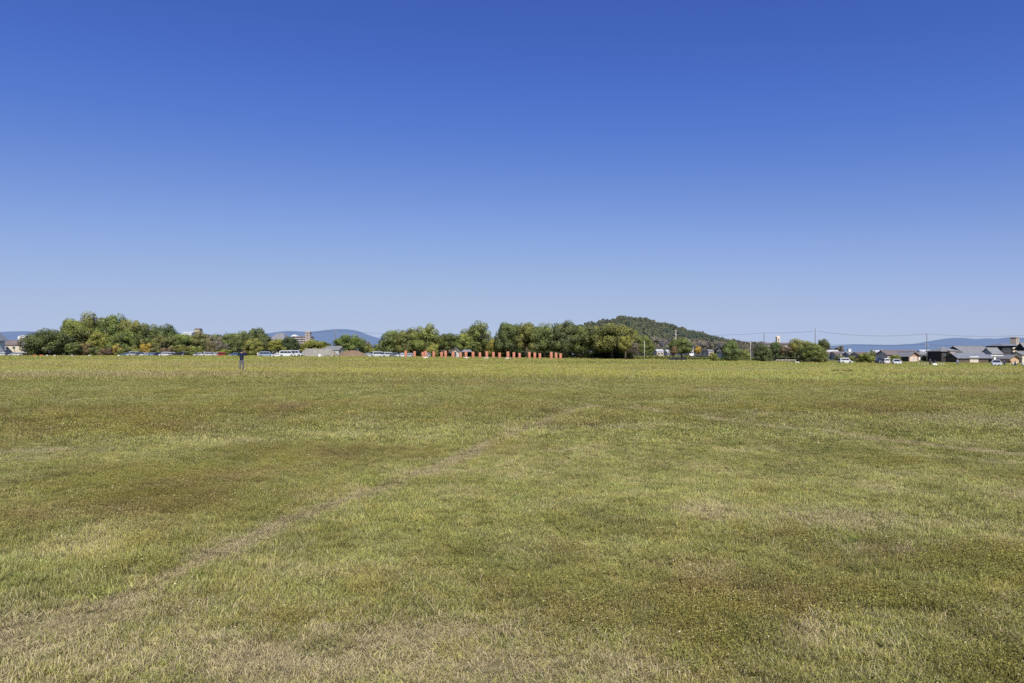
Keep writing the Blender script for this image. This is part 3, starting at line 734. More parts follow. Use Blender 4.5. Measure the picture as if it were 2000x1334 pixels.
T('broadleaf_tree', 'dark green tree overhanging the small shelter', 874, 651, 26, 262, 'dark', 'd2', 682)
T('broadleaf_tree', 'light green tree left of the tall airy tree', 905, 651, 20, 262, 'bright', 'r4', 684)
T('broadleaf_tree', 'tall airy conical tree with gaps in its crown', 932, 627, 31, 265, 'mid', 's0', 690, depth=1)
T('broadleaf_tree', 'dark conical heart of green behind the tall airy tree', 927, 634, 20, 272, 'dark', 'c0', 690)
T('small_tree', 'yellow olive tree in the notch beside the camphor row', 968, 660, 18, 250, 'yellow', 'd3', 694)
GC = 'row of camphor trees behind the red columns'
T('camphor_tree', 'first camphor tree of the row, next to the notch, with a small top knot', 994, 630, 26, 246, 'dark', 'r1', 684, group=GC)
T('camphor_tree', 'bright topped camphor tree, second in the row', 1030, 630, 29, 244, 'olive', 'd0', 682, group=GC)
T('camphor_tree', 'middle camphor tree of the dark row', 1064, 632, 29, 243, 'mid', 'r2', 683, group=GC)
T('camphor_tree', 'tall camphor tree behind the end columns', 1102, 628, 31, 240, 'dark', 'd1', 684, group=GC)
T('camphor_tree', 'last camphor tree of the row, touching the great round tree', 1136, 637, 22, 240, 'mid', 'r3', 686, group=GC)
T('camphor_tree', 'dim camphor tree in the second line behind the middle of the row', 1045, 640, 34, 268, 'deep', 'r0', 690)
T('camphor_tree', 'dim camphor tree in the second line behind the end columns', 1110, 642, 34, 268, 'deep', 'r4', 690)
T('shrub', 'olive shrub in the gap between the camphor row and the great round tree', 1146, 686, 7, 240, 'bright', 'b0', cat='shrub')
T('broadleaf_tree', 'great round dome tree in front of the wooded hill', 1196, 634, 52, 236, 'olive', 'd2', 688, depth=.9)
T('broadleaf_tree', 'yellow green flank tree on the hill side of the great round tree', 1232, 645, 20, 238, 'bright', 'r1', 690)
T('small_tree', 'yellow autumn tree set into the front of the great round tree', 1221, 656, 13, 222, 'yellow', 'b0', 682)
T('small_tree', 'greyish pink twiggy tree beside the yellow autumn tree', 1238, 668, 9, 224, 'grey', 's1', 690)
T('shade_backing_tree', 'added backing tree coloured dark as shade below the middle of the camphor row', 1070, 676, 40, 262, 'deep', 'b1')  # added dark crowns paint the black shade below the tree row
T('shade_backing_tree', 'added backing tree coloured dark as shade below the great round tree', 1190, 676, 44, 252, 'deep', 'b0')
T('shade_backing_tree', 'added backing tree coloured dark as shade below the first camphor', 1005, 676, 30, 262, 'deep', 'b1')
T('conifer_tree', 'dark green columnar conifer past the great round tree', 1262, 656, 16, 330, 'mid', 'c1', 694)
# feet of the hill
for i, (px, top, hw, pal, lab) in enumerate([
        (1282, 657, 14, 'rust', 'rusty brown tree beside the columnar conifer at the hill foot'), (1300, 663, 12, 'brown', 'bare grey brown tree above the white shed roof'),
        (1314, 660, 11, 'rust', 'orange brown tree with dark top by the pale pole'), (1308, 672, 11, 'yellow', 'yellow olive tree in front of the pale pole'),
        (1350, 668, 14, 'brown', 'brown thin tree behind the orange yellow tree'), (1372, 664, 15, 'brown', 'dim brown tree at the foot of the hill slope'),
        (1393, 666, 14, 'grey', 'grey brown tree above the white houses at the hill foot'), (1412, 668, 12, 'brown', 'last brown tree before the round green bush tree'),
        (1340, 662, 12, 'olive', 'olive tree at the hill foot behind the bushy green tree'), (1290, 676, 10, 'grey', 'bare twiggy tree in front of the white shed')]):
    T('hill_foot_tree', lab, px, top, hw, 520 - 8 * i, pal, 's%d' % (i % 3) if pal in ('grey',) else 'f%d' % (i % 3), 690)
T('broadleaf_tree', 'bushy green tree standing over the black screen', 1331, 659, 22, 225, 'mid', 'r2', 690)
T('small_tree', 'purplish twiggy tree in front of the bushy green tree', 1316, 676, 9, 218, 'brown', 's2', 692)
T('small_tree', 'vivid yellow orange tree by the hedge', 1362, 675, 7, 270, 'orange', 'b1', 690)
T('shrub', 'spiky yellow green shrub in front of the hedge', 1394, 688, 9, 195, 'bright', 's0', cat='shrub')
T('broadleaf_tree', 'round bright topped tree standing alone before the gap', 1429, 664, 18, 205, 'mid', 'c2', depth=1)
T('small_tree', 'light yellow green bush in the gap behind the street lamp', 1452, 682, 13, 260, 'bright', 'b0')
T('small_tree', 'bare grey tree in the gap near the street lamp', 1456, 673, 10, 300, 'grey', 's1')
T('broadleaf_tree', 'dark green bush tree under the first utility pole', 1489, 672, 17, 200, 'dark', 'd1', depth=1)
T('broadleaf_tree', 'dark tree below the rooftop sign block', 1517, 667, 15, 235, 'dark', 'r3')
T('small_tree', 'grey pink bare tree over the white rail', 1535, 675, 14, 220, 'brown', 's0', 692)
T('small_tree', 'low green tree below the dark flat eave, next to the dark bush tree', 1504, 677, 12, 242, 'mid', 'r2')
T('small_tree', 'dark low tree below the dark flat eave, behind the grey pink bare tree', 1545, 675, 13, 242, 'dark', 'r3')
T('broadleaf_tree', 'tall yellowish tree behind the dense green thicket', 1557, 661, 18, 222, 'yellow', 's2', 690)
T('broadleaf_tree', 'bright green tree in the middle of the thicket', 1576, 666, 18, 215, 'bright', 'r4', 696)
T('broadleaf_tree', 'dense green rounded tree at the front of the thicket', 1587, 671, 25, 196, 'mid', 'd3', depth=1)
T('broadleaf_tree', 'upright tree at the end of the thicket beside the second utility pole', 1608, 662, 11, 205, 'dark', 'r0', 684)
T('small_tree', 'low green tree at the foot of the thicket end', 1603, 682, 13, 194, 'mid', 'd0')
T('small_tree', 'small spreading yellow green tree between the white wagon and the dark car', 1692, 688, 14, 205, 'bright', 'b1')
T('small_tree', 'brownish low bush tree behind the small spreading tree', 1682, 690, 10, 220, 'rust', 'b0')
T('small_tree', 'pale olive tree rising behind the small spreading tree', 1704, 682, 6, 300, 'olive', 's1')
T('shrub', 'yellow green shrub in front of the long low house', 1748, 693, 11, 300, 'bright', 'b0', cat='shrub')
for i, (px, hw, lab) in enumerate([(1808, 9, 'green garden bush below the third utility pole'), (1822, 8, 'garden bush in front of the cream house gable'), (1640, 10, 'garden bush before the pale town houses'), (1662, 8, 'garden bush beside the white wagon')]):
    T('shrub', lab, px, 694, hw, 330, 'olive', 'b%d' % (i % 2), cat='shrub')

# woods covering the hill
hv = [crown('hill_crown', 700 + i, 14, 110, .11, mats=[M['leaf_hill'], M['core']]) for i in range(4)]
n = 5200; x = HX + (rng.random(n) - .5) * 1200; y = HD - 330 * rng.random(n) + 60; z = hillz(x, y)
ok = z > 1.0; x, y, z = x[ok], y[ok], z[ok]; n = len(x)
s = 4.5 + 3.5 * rng.random(n)
base = np.array([(.045, .062, .028), (.06, .068, .030), (.080, .085, .034), (.066, .064, .036)])[np.clip((fbm(x * .012, y * .012, 55, 3) * 4.2 - .5 + rng.normal(0, .6, n)).astype(int), 0, 3)]
low = (1 - sst(8, 24, z))[:, None] * .7
base = base * (1 - low) + np.array((.095, .068, .048)) * low
scatter('hill_woods', 'mixed woods covering the rounded hill', hv, np.stack([x, y, z - 1.5], 1), np.stack([0 * x, 0 * x, rng.random(n) * 6.28], 1), np.stack([s, s, s * (1.3 + .9 * rng.random(n))], 1),
        rng.integers(0, 4, n), dict(tint=2.2 * base * np.array([1.08, 1.05, .82]) * (1 + rng.normal(0, .07, n))[:, None]))

# undergrowth below the tree belts
M['leaf_under'] = leaf_mat('leaf_under', inst=True)
uv = [crown('undergrowth_clump', 800 + i, 14, 60, .13, mats=[M['leaf_under'], M['core']]) for i in range(3)]
ux, uy = [], []
for p0, p1, Y0, n in ((50, 530, 304, 230), (530, 800, 292, 90), (760, 985, 268, 110), (970, 1255, 262, 120), (1255, 1420, 300, 60), (1495, 1612, 226, 45)):
    pp = p0 + (p1 - p0) * rng.random(n); yy = Y0 + 14 * rng.random(n); ux.append(wx(pp, yy)); uy.append(yy)
ux = np.concatenate(ux); uy = np.concatenate(uy); n = len(ux); s = 1.1 + 1.1 * rng.random(n)
dk = np.where((ux / uy * F + CX > 965) & (ux / uy * F + CX < 1258), .3, .8)  # tint darkened below the camphors to paint their shadow
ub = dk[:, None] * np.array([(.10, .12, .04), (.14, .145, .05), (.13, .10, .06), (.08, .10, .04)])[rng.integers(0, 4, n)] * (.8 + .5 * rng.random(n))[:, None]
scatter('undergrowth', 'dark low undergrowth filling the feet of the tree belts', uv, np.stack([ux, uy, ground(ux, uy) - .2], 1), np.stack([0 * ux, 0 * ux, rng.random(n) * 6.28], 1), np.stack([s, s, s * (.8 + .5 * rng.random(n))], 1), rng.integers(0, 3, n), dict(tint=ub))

# hedges
def hedge(label, px0, px1, Y0, Y1, h, pal):
    x0, x1 = wx(px0, Y0), wx(px1, Y1); Ln = math.hypot(x1 - x0, Y1 - Y0)
    rg = np.random.default_rng(int(px0)); n = int(Ln * 90)
    a = rg.random(n); side = rg.random(n); top_ = side > .55
    cy_ = np.where(top_, (rg.random(n) - .5) * 1.2, -.6 + .08 * rg.normal(0, 1, n)); cz = np.where(top_, h * (.95 + .1 * rg.random(n)), h * rg.random(n))
    P = np.stack([a * Ln, cy_, cz + .12 * (fbm(a * Ln * .7, a * 0, 3, 2) - .5)], 1)
    d = rg.normal(0, .6, (n, 3)) + np.where(top_[:, None], [0, 0, 1], [0, -1, .3]); d /= np.linalg.norm(d, axis=1)[:, None]
    u = np.cross(d, rg.normal(0, 1, (n, 3))); u /= np.linalg.norm(u, axis=1)[:, None]; v = np.cross(d, u); s = .16
    V = np.stack([P - u * s, P + v * s * .6, P + u * s, P - v * s * .6], 1).reshape(-1, 3); LC = np.repeat(np.stack([rg.random(n), .3 + .5 * rg.random(n), .7 + .4 * cz / h], 1), 4, 0)
    Fq = np.arange(n * 4).reshape(n, 4); b = MB(); b.box(0, Ln, -.55, .6, 0, h * .92)
    V = np.concatenate([V, np.array(b.v)]); LC = np.concatenate([LC, np.tile([.1, .1, .2], (8, 1))]); Fq = np.concatenate([Fq, np.array(b.f) + n * 4])
    me = np_mesh('clipped_hedge', V, Fq, [M['leaf'], M['core']], lc=LC, mi=np.concatenate([np.zeros(n), np.ones(6)]), ln=np.concatenate([np.repeat(d, 4, 0), np.zeros((8, 3)) + [0, 0, 1]]))
    o = link('clipped_hedge', me); o.location = (x0, Y0, min(gz(x0, Y0), gz(x1, Y1)) - .1); o.rotation_euler = (0, 0, math.atan2(Y1 - Y0, x1 - x0)); p = PAL[pal]; o.color = (p[0] * 2.3, p[1] * 2.3, p[2] * 2.3, 1)
    tag(o, label, 'hedge')
hedge('clipped green hedge between the great round tree and the black screen', 1236, 1345, 262, 262, 1.7, 'bright')
hedge('clipped green hedge between the black screen and the lone round tree', 1345, 1480, 262, 258, 1.5, 'mid')
hedge('dark clipped hedge under the first utility pole', 1480, 1560, 256, 252, 1.2, 'mid')

# ------------------------------------------------------------------ red columns
colm = MB(); nseg = 20
prof = [(.0, -.6), (.405, -.6), (.41, 0), (.41, 1.0), (.405, 2.19), (.385, 2.215), (.0, 2.22)]
for (r0, z0), (r1, z1) in zip(prof[:-1], prof[1:]): pass
vs = [(r * math.cos(2 * math.pi * j / nseg), r * math.sin(2 * math.pi * j / nseg), z) for r, z in prof[1:-1] for j in range(nseg)]
fs = [(i * nseg + j, i * nseg + (j + 1) % nseg, (i + 1) * nseg + (j + 1) % nseg, (i + 1) * nseg + j) for i in range(4) for j in range(nseg)]
fs.append(tuple(4 * nseg + j for j in range(nseg)))
colm.add(vs, fs); col_me = colm.mesh('red_column', M['column'])
for p in col_me.polygons: p.use_smooth = len(p.vertices) == 4
bsm = MB(); bsm.tube([(0, 0, -.3), (0, 0, .16), (0, 0, .22)], [.72, .72, .66], 18); base_me = bsm.mesh('base_stone', M['stone'])
lowb = MB(); lowb.tube([(0, 0, -.3), (0, 0, .34), (0, 0, .40)], [.80, .80, .74], 18); low_me = lowb.mesh('base_stone', M['white'])
A = Vector((-31.1, 200)); B = Vector((10.8, 188)); per = Vector((.275, .961)) * 6.2
ordn = ['first', 'second', 'third', 'fourth', 'fifth', 'sixth', 'seventh', 'eighth']
for row in range(3):
    for i in range(8):
        p = A.lerp(B, i / 7) + per * row
        o = link('red_column', col_me); o.location = (p.x, p.y, gz(p.x, p.y) - .16 * row)
        tag(o, 'weathered vermilion round column, %s from the left in the %s row' % (ordn[i], ['front', 'middle', 'back'][row]), 'column', 'vermilion columns marking the palace hall')
        b = link('base_stone', low_me if row == 0 and i in (1, 3, 4, 5) else base_me, o); b.location = (0, 0, .05)
        if row == 0 and i in (1, 3, 4, 5): b['label'] = 'pale base stone showing above the grass'

# ------------------------------------------------------------------ houses
def window(parent, x, z, ww, hh, y=-.03, lit=None):
    f = MB(); t = .08
    f.box(x - ww / 2 - t, x + ww / 2 + t, y - .05, y, z - t, z); f.box(x - ww / 2 - t, x + ww / 2 + t, y - .05, y, z + hh, z + hh + t)
    f.box(x - ww / 2 - t, x - ww / 2, y - .05, y, z, z + hh); f.box(x + ww / 2, x + ww / 2 + t, y - .05, y, z, z + hh)
    w_ = f.build('window', M['steel'], parent)
    b = MB(); b.box(x - ww / 2, x + ww / 2, y - .02, y + .02, z, z + hh); b.build('pane', M['pane'], w_)

def house(name, label, px0, px1, Y, eave, ridge, wall='cream', roof='tile', depth=8., axis='x', yaw=0., wins=(), gable=None, hip=0.0, over=.5, cat='house', door=None, base=None, g0=None):
    """wall front spans px0..px1 at distance Y; eave / ridge are picture heights in photo pixels"""
    xc = wx((px0 + px1) / 2, Y); W = (px1 - px0) / F * Y; g = gz(xc, Y) if g0 is None else g0
    he = wz(eave, Y) - g; hr = wz(ridge, Y) - g
    o = empty(name, (xc, Y, g), yaw); tag(o, label, cat)
    wl = MB(); wl.box(-W / 2, W / 2, 0, depth, -.8, he)
    t = .18
    if axis == 'x':
        if hip == 0: wl.add([(-W / 2, 0, he), (-W / 2, depth, he), (-W / 2, depth / 2, hr - .12), (W / 2, 0, he), (W / 2, depth, he), (W / 2, depth / 2, hr - .12)], [(0, 2, 1), (3, 4, 5)], 1 if gable else 0)
        x0, x1 = -W / 2 - over, W / 2 + over; sl = (hr - he) / (depth / 2); y0 = -over; ze = he - sl * over
        rx = hip * depth / 2
        rf = MB()
        P = [(x0, y0, ze), (x1, y0, ze), (x1 - rx, depth / 2, hr), (x0 + rx, depth / 2, hr), (x0, depth + over, ze), (x1, depth + over, ze)]
        Q = [(p[0], p[1], p[2] + t) for p in P]
        rf.add(P + Q, [(0, 3, 2, 1), (4, 5, 2, 3), (6, 7, 8, 9), (10, 9, 8, 11), (0, 1, 7, 6), (4, 10, 11, 5), (0, 6, 9, 3), (3, 9, 10, 4), (1, 2, 8, 7), (2, 5, 11, 8)])
        if hip: rf.add([P[0], P[3], P[4], Q[0], Q[3], Q[4], P[1], P[2], P[5], Q[1], Q[2], Q[5]], [(3, 4, 5), (9, 11, 10)])
        r_ = rf.build('roof', M[roof], o)
        rd = MB(); rd.tube([(x0 + rx, depth / 2, hr + t), (x1 - rx, depth / 2, hr + t)], .2, 6); rd.build('ridge_tiles', M[roof], r_)
    else:
        wl.add([(-W / 2, 0, he), (W / 2, 0, he), (0, 0, hr - .12), (-W / 2, depth, he), (W / 2, depth, he), (0, depth, hr - .12)], [(0, 1, 2), (3, 5, 4)], 1 if gable else 0)
        sl = (hr - he) / (W / 2); ze = he - sl * over; xa = W / 2 + over; rf = MB()
        for s in (-1, 1):
            P = [(s * xa, -over, ze), (0, -over, hr), (0, depth + over, hr), (s * xa, depth + over, ze)]; Q = [(a, b_, c_ + t) for a, b_, c_ in P]
            rf.add(P + Q, [(0, 1, 2, 3), (4, 7, 6, 5), (0, 4, 5, 1), (0, 3, 7, 4), (3, 2, 6, 7)])
        r_ = rf.build('roof', M[roof], o)
        rd = MB(); rd.tube([(0, -over, hr + t), (0, depth + over, hr + t)], .2, 6); rd.build('ridge_tiles', M[roof], r_)
    wl.build('wall', [M[wall]] + ([M[gable]] if gable else []), o)
    for (u, z, ww, hh_) in wins: window(o, u * W, z * he, ww, hh_ )
    if door:
        u, ww, hh_, mm_ = door; d = MB(); d.box(u * W - ww / 2, u * W + ww / 2, -.10, .02, -.4, hh_); dd = d.build('door', M[mm_], o)
        h_ = MB(); h_.box(u * W + ww * .35, u * W + ww * .35 + .12, -.16, -.10, 1.0, 1.1); h_.build('handle', M['steel'], dd)
    return o

# --- west edge
house('house', 'white gabled house cut by the edge of the picture', -40, -5, 330, 661.5, 645, 'white', 'tileb', 5, 'y', wins=((.2, .5, 1.2, 1.2),), over=1.2)
house('house', 'cream two-storey house with brown tiled roof at the field edge', 8.5, 43, 345, 673, 665.5, 'cream', 'tilebr', 7, 'x', wins=((-.35, .62, 1.4, 1.1), (.05, .62, 1.2, 1.1), (-.3, .1, 1.6, 1.3), (.05, .1, 1.6, 1.3), (.35, .1, 1.6, 1.3)), gable='grey', door=(.2, 1., 2., 'woodb'))
house('house', 'grey end house with balconies against the first grove tree', 43.6, 55, 340, 668, 665, 'grey', 'tilebr', 6, 'x', wins=((.1, .62, 1.4, 1.0), (.1, .2, 1.4, 1.0)), over=.2)
house('office_building', 'white flat-topped block rising behind the brown tiled roof', 35, 50, 520, 657, 655.2, 'white', 'roofw', 9, 'x', wins=((.3, .75, 1.3, 1.0), (.3, .55, 1.3, 1.0), (-.25, .7, 3.2, 2.0)), over=.15, cat='building')
# --- behind the belt
house('apartment_roof', 'long white flat rooftop showing over the tree belt', 353, 374, 620, 651, 648.5, 'white', 'roofw', 10, 'x', wins=((0, .9, 5, 1.0),), over=.3, cat='building')
house('rooftop_block', 'beige block with dark top opening above the tree belt', 379, 389.5, 640, 644, 641.6, 'beige', 'tilebr', 7, 'x', wins=((.1, .87, 2.6, 1.0),), over=.2, cat='building')
house('temple_hall', 'large grey tiled gable roof rising behind the yellowish tree', 524, 556, 430, 664, 651, 'grey', 'tile', 16, 'x', wins=((0, .5, 2, 1.4),), over=.8, hip=.5, cat='building')
def apartment():
    Y = 900.; x0, x1 = wx(570, Y), wx(608, Y); xc = (x0 + x1) / 2; W = x1 - x0; g = gz(xc, Y)
    o = empty('apartment_block', (xc, Y, g)); tag(o, 'brown apartment block with banded balconies and stair tower beyond the trees', 'building')
    H = wz(657.5, Y) - g; b = MB(); b.box(-W / 2, W / 2, 0, 12, -1, H); b.build('wall', M['apt'], o)
    fl = 8
    for k in range(fl):
        z = H * k / fl
        s = MB(); s.box(-W / 2 + .4, W / 2 + .1, -1.4, -.01, z + .1, z + 1.2); bl = s.build('balcony', M['aptw'], o)
        for j in range(5):
            xx = -W / 2 + W * (j + .5) / 5; q = MB(); q.box(xx - 1.9, xx + 1.9, -.06, .04, z + 1.2, z + 2.55); q.build('window', M['aptd'], o)
    r_ = MB(); r_.box(-W / 2 - .3, W / 2 + .3, -1.5, 12.3, H, H + .5); r_.build('roof', M['apt'], o)
    tx = wx(601.5, Y) - xc; t = MB(); hw = 4.6 / F * Y; zt = wz(649, Y) - g
    t.box(tx - hw, tx + hw, -2.4, 5, H * .5, zt); tw = t.build('stair_tower', M['apt'], o)
    q = MB(); q.box(tx - hw - .4, tx + hw + .4, -2.8, 5.4, zt, zt + .5); q.add([(tx - hw, -2.4, zt + .5), (tx + hw, -2.4, zt + .5), (tx + hw, 5, zt + .5), (tx - hw, 5, zt + .5), (tx, 1.3, zt + 2.2)], [(0, 1, 4), (1, 2, 4), (2, 3, 4), (3, 0, 4)]); q.build('tower_roof', M['aptw'], tw)
    for k in range(3):
        q = MB(); q.box(tx - 1.2, tx + 1.2, -2.46, -2.38, zt - 2.4 - 3 * k, zt - 1.0 - 3 * k); q.build('window', M['aptd'], tw)
    # white gabled penthouse
    px_ = wx(574.5, Y) - xc; q = MB(); q.add([(px_ - 4.2, -1.6, H + .5), (px_ + 4.2, -1.6, H + .5), (px_, -1.6, H + 2.8), (px_ - 4.2, 8, H + .5), (px_ + 4.2, 8, H + .5), (px_, 8, H + 2.8)], [(0, 1, 2), (3, 5, 4), (0, 2, 5, 3), (1, 4, 5, 2)]); q.build('gable', M['white'], o)
apartment()
house('shed', 'grey tiled low roof behind the gravel heap', 634, 662, 262, 683, 677.5, 'grey', 'tile', 6, 'x', over=.4, cat='shed', yaw=-.12)
# --- shelters behind the columns
house('toilet_block', 'small white walled shelter with violet grey roof behind the columns', 882, 897, 226, 687.5, 681, 'beige', 'tileb', 4, 'y', wins=((-.05, .2, .8, 1.6),), over=.55, cat='shelter', door=(.32, .7, 1.9, 'grey'))
def shelter():
    Y = 228; x = wx(912, Y); g = gz(x, Y); o = empty('picnic_shelter', (x, Y, g)); tag(o, 'open pavilion with dark roof and bench behind the columns', 'shelter')
    r_ = MB(); r_.add([(-1.9, -1.5, 2.05), (1.9, -1.5, 2.05), (1.9, 1.5, 2.05), (-1.9, 1.5, 2.05), (-1.1, 0, 2.85), (1.1, 0, 2.85)], [(0, 1, 5, 4), (1, 2, 5), (2, 3, 4, 5), (3, 0, 4), (0, 3, 2, 1)]); r_.build('roof', M['tileb'], o)
    for sx in (-1.6, 1.6):
        for sy in (-1.2, 1.2):
            p = MB(); p.tube([(sx, sy, -.2), (sx, sy, 2.06)], .07, 8); p.build('post', M['woodb'], o)
    b = MB(); b.box(-1.2, 1.2, .3, .7, .38, .44); b.box(-1.1, -1.0, .3, .7, -.1, .38); b.box(1.0, 1.1, .3, .7, -.1, .38); b.build('bench', M['woodb'], o)
shelter()
# --- feet of the hill
for i, (a, b_, e, r_, Y, wcol, rcol, lab) in enumerate([(1283, 1296, 686.3, 683.3, 420, 'beige', 'roofw', 'white low shed with pale roof under the bare trees'),
        (1346, 1355, 681, 678, 470, 'white', 'tileb', 'small white house beside the orange yellow tree'), (1384, 1394, 686, 683.5, 450, 'beige', 'tile', 'low beige house under the brown trees'),
        (1400, 1411, 682, 679, 470, 'white', 'tilebr', 'white two-storey house next to the lone round tree'), (1303, 1308, 687, 684.5, 400, 'beige', 'roofw', 'tiny white shed by the yellow olive tree')]):
    house('house', lab, a, b_, Y, e, r_, wcol, rcol, 7, 'x', wins=((-.2, .5, 1, 1), (.25, .5, 1, 1)), over=.3)
house('long_building', 'long building with dark flat eave behind the thicket', 1494, 1560, 520, 672.5, 669.8, 'apt', 'tilebr', 14, 'x', wins=((-.3, .72, 2.5, 1.4), (0, .72, 2.5, 1.4), (.3, .72, 2.5, 1.4)), over=.8, cat='building')
house('rooftop_tower', 'pale square rooftop block with round dark mark above the long building', 1517.5, 1523.5, 560, 659, 656.8, 'cream', 'cream', 3, 'x', wins=((0, .86, .9, .9),), over=.05, cat='building')
# --- the town beyond the wagon
town = [(1614, 1640, 470, 688.5, 684.5, 'white', 'roofw', 'long white roofed factory behind the thicket end'), (1616, 1630, 400, 691.5, 688, 'cream', 'tilebr', 'cream house with brown roof right beside the thicket'),
        (1631, 1644, 395, 691, 687.5, 'beige', 'tilebr', 'beige house in the middle of the town row'), (1643, 1657, 400, 691.5, 688.0, 'grey', 'tileb', 'grey walled house behind the white wagon'),
        (1658, 1673, 392, 692, 688.2, 'grey', 'tile', 'grey house with grey roof next to the dark gable'), (1675, 1697, 385, 691.5, 688, 'beige', 'tilebr', 'wide house with brown roof behind the spreading tree'),
        (1700, 1716, 390, 691.5, 687.6, 'white', 'tile', 'white house with small windows behind the dark car'), (1716, 1730, 380, 692.5, 689, 'white', 'tileb', 'white house touching the long low house'),
        (1707, 1722, 480, 688, 685, 'white', 'roofw', 'pale far house above the white house roofs'), (1795, 1816, 395, 692.5, 687, 'white', 'tile', 'white house with grey hipped roof behind the third utility pole'),
        (1816, 1836, 380, 694, 688.6, 'cream', 'tile', 'cream gabled house beside the burnt-board house'), (1800, 1822, 520, 687, 684, 'white', 'roofw', 'white far building above the grey hipped roof'),
        (1824, 1832, 520, 687.5, 685, 'grey', 'tile', 'tiny far grey house left of the burnt-board house roof')]
for i, (a, b_, Y, e, r_, wc, rc, lab) in enumerate(town):
    house('town_house', lab, a, b_, Y, e, r_, wc, rc, 7, 'x' if i not in (10,) else 'y', wins=((-.3, .55, 1.3, 1.0), (.1, .55, 1.3, 1.0), (.35, .12, 1.2, 1.2), (-.25, .1, 1.6, 1.5)), over=.35, hip=.8 if i == 9 else 0)
tw = MB(); Y = 480; x = wx(1658.5, Y); g = gz(x, Y); tw.box(-.9, .9, -.9, .9, -.5, wz(682, Y) - g); o = tw.build('white_tower', M['white']); o.location = (x, Y, g); tag(o, 'slim white tower standing above the grey roofs', 'tower')
q = MB(); q.box(-1.1, 1.1, -1.1, 1.1, wz(682, Y) - g, wz(681.3, Y) - g); q.build('cap', M['white'], o)
# --- the old farmhouses
house('farmhouse', 'long low brown-roofed house behind the garage', 1732, 1796, 345, 692, 685.2, 'cream', 'tilebr', 9, 'x', wins=((-.3, .35, 2.2, 1.4), (.0, .35, 2.2, 1.4), (.3, .35, 2.2, 1.4)), gable='grey', over=.9, yaw=.06)
g1 = house('garage', 'garage with low gable, cream doors and a side wall coloured dark as shade', 1773.5, 1795.5, 325, 694.5, 687.6, 'brick', 'tile', 9, 'y', over=1.0, cat='garage', yaw=.20)
for u, ww in ((-.22, 2.2), (.16, 1.6)):
    d = MB(); W_ = 22 / F * 325; d.box(u * W_ - ww / 2, u * W_ + ww / 2, -.1, .02, -.5, 2.35); d.build('door', M['shutter'], g1)
d = MB(); W_ = 22 / F * 325; d.box(-W_ / 2 - .06, -W_ / 2 + .02, 0, 9, -.6, 2.7); d.build('shaded_side', M['wood'], g1)  # side wall coloured dark, its shade painted on
house('farmhouse', 'two-storey burnt-board house with grey hipped roof', 1837, 1874, 318, 685.5, 679, 'wood', 'tile', 9, 'x', wins=((-.32, .62, 1.0, 1.5), (.02, .62, 1.0, 1.5)), hip=1.0, over=.8, yaw=.12)
ex = house('annex', 'tan upper wall of the annex behind the barn gable', 1855, 1866, 316, 686, 684.5, 'tan', 'tile', 4, 'x', over=.3, cat='house')
house('farmhouse', 'large farmhouse with long grey tiled roof behind the barn', 1881, 1938, 322, 688, 676.6, 'wood', 'tile', 12, 'x', wins=((-.4, .86, 1.2, .5), (-.1, .86, 1.2, .5), (.2, .86, 1.2, .5)), over=1.0, yaw=.10)
bn = house('barn', 'long boarded barn with blue grey roof and pale shutter', 1868, 1933, 290, 698.3, 690, 'woodb', 'tileb', 7, 'x', over=.7, cat='barn', yaw=.10, gable='wood')
W_ = 65 / F * 290
d = MB(); xs_ = wx(1902, 290) - wx(1900.5, 290); d.box(xs_ - 1.95, xs_ + 1.95, -.14, .02, -.5, 2.35); sh = d.build('shutter', M['shutter'], bn); d = MB(); d.box(xs_ - 2.05, xs_ + 2.05, -.22, .02, 2.36, 2.62); d.build('shutter_box', M['white'], sh)
d = MB(); d.box(-.30 * W_ - .35, -.30 * W_ + .35, -.05, .01, 1.5, 1.68); d.build('name_board', M['white'], bn)
house('side_roof', 'small steep grey roof house between farmhouse and stairwell block', 1937, 1957, 305, 690, 680, 'grey', 'tile', 6, 'x', over=.5, yaw=.1)
house('lean_to', 'low long tiled outbuilding behind the white canopy', 1936, 1972, 300, 698.5, 694, 'wood', 'tileb', 5, 'x', over=.5, cat='outbuilding')
house('garden_house', 'tan walled garden house with low gable behind the motorbikes', 1970, 1991, 285, 699, 693.5, 'tan', 'tile', 7, 'y', over=1.0, cat='garage', yaw=.15)
def stairblock():
    Y = 340.; x0, x1 = wx(1955, Y), wx(1994, Y); xc = (x0 + x1) / 2; W = x1 - x0; g = gz(xc, Y)
    o = empty('stairwell_block', (xc, Y, g), .1); tag(o, 'dark three-storey block with pale open stair floors and hipped roof', 'building')
    H = wz(675.5, Y) - g; b = MB(); b.box(-W / 2, W / 2, 0, 10, -1, H); b.build('wall', M['wood'], o)
    for k in range(4):
        z = H - 1.6 - 1.55 * k; s = MB(); s.box(.02 * W, .32 * W, -.9, -.01, z, z + .85); s.build('balcony', M['cream'], o)
        q = MB(); q.box(-.42 * W, -.06 * W, -.07, .02, z, z + .8); q.build('window', M['pane'], o)
    r_ = MB(); a = W / 2 + .7; zz_ = wz(671.6, Y) - g
    r_.add([(-a, -1.4, H), (a, -1.4, H), (a, 10.7, H), (-a, 10.7, H), (-a + 4, 4.6, zz_ + .4), (a - 4, 4.6, zz_ + .4)], [(0, 1, 5, 4), (1, 2, 5), (2, 3, 4, 5), (3, 0, 4), (0, 3, 2, 1)]); r_.build('roof', M['tileb'], o)
stairblock()
Y = 420.; x = wx(1981.5, Y); g = gz(x, Y); q = MB(); q.box(-1.7, 1.7, -1.7, 1.7, -.5, wz(660.5, Y) - g); o = q.build('beige_tower', M['beige']); o.location = (x, Y, g); o.rotation_euler = (0, 0, .5); tag(o, 'beige square tower with flat cap above the stairwell block', 'tower')
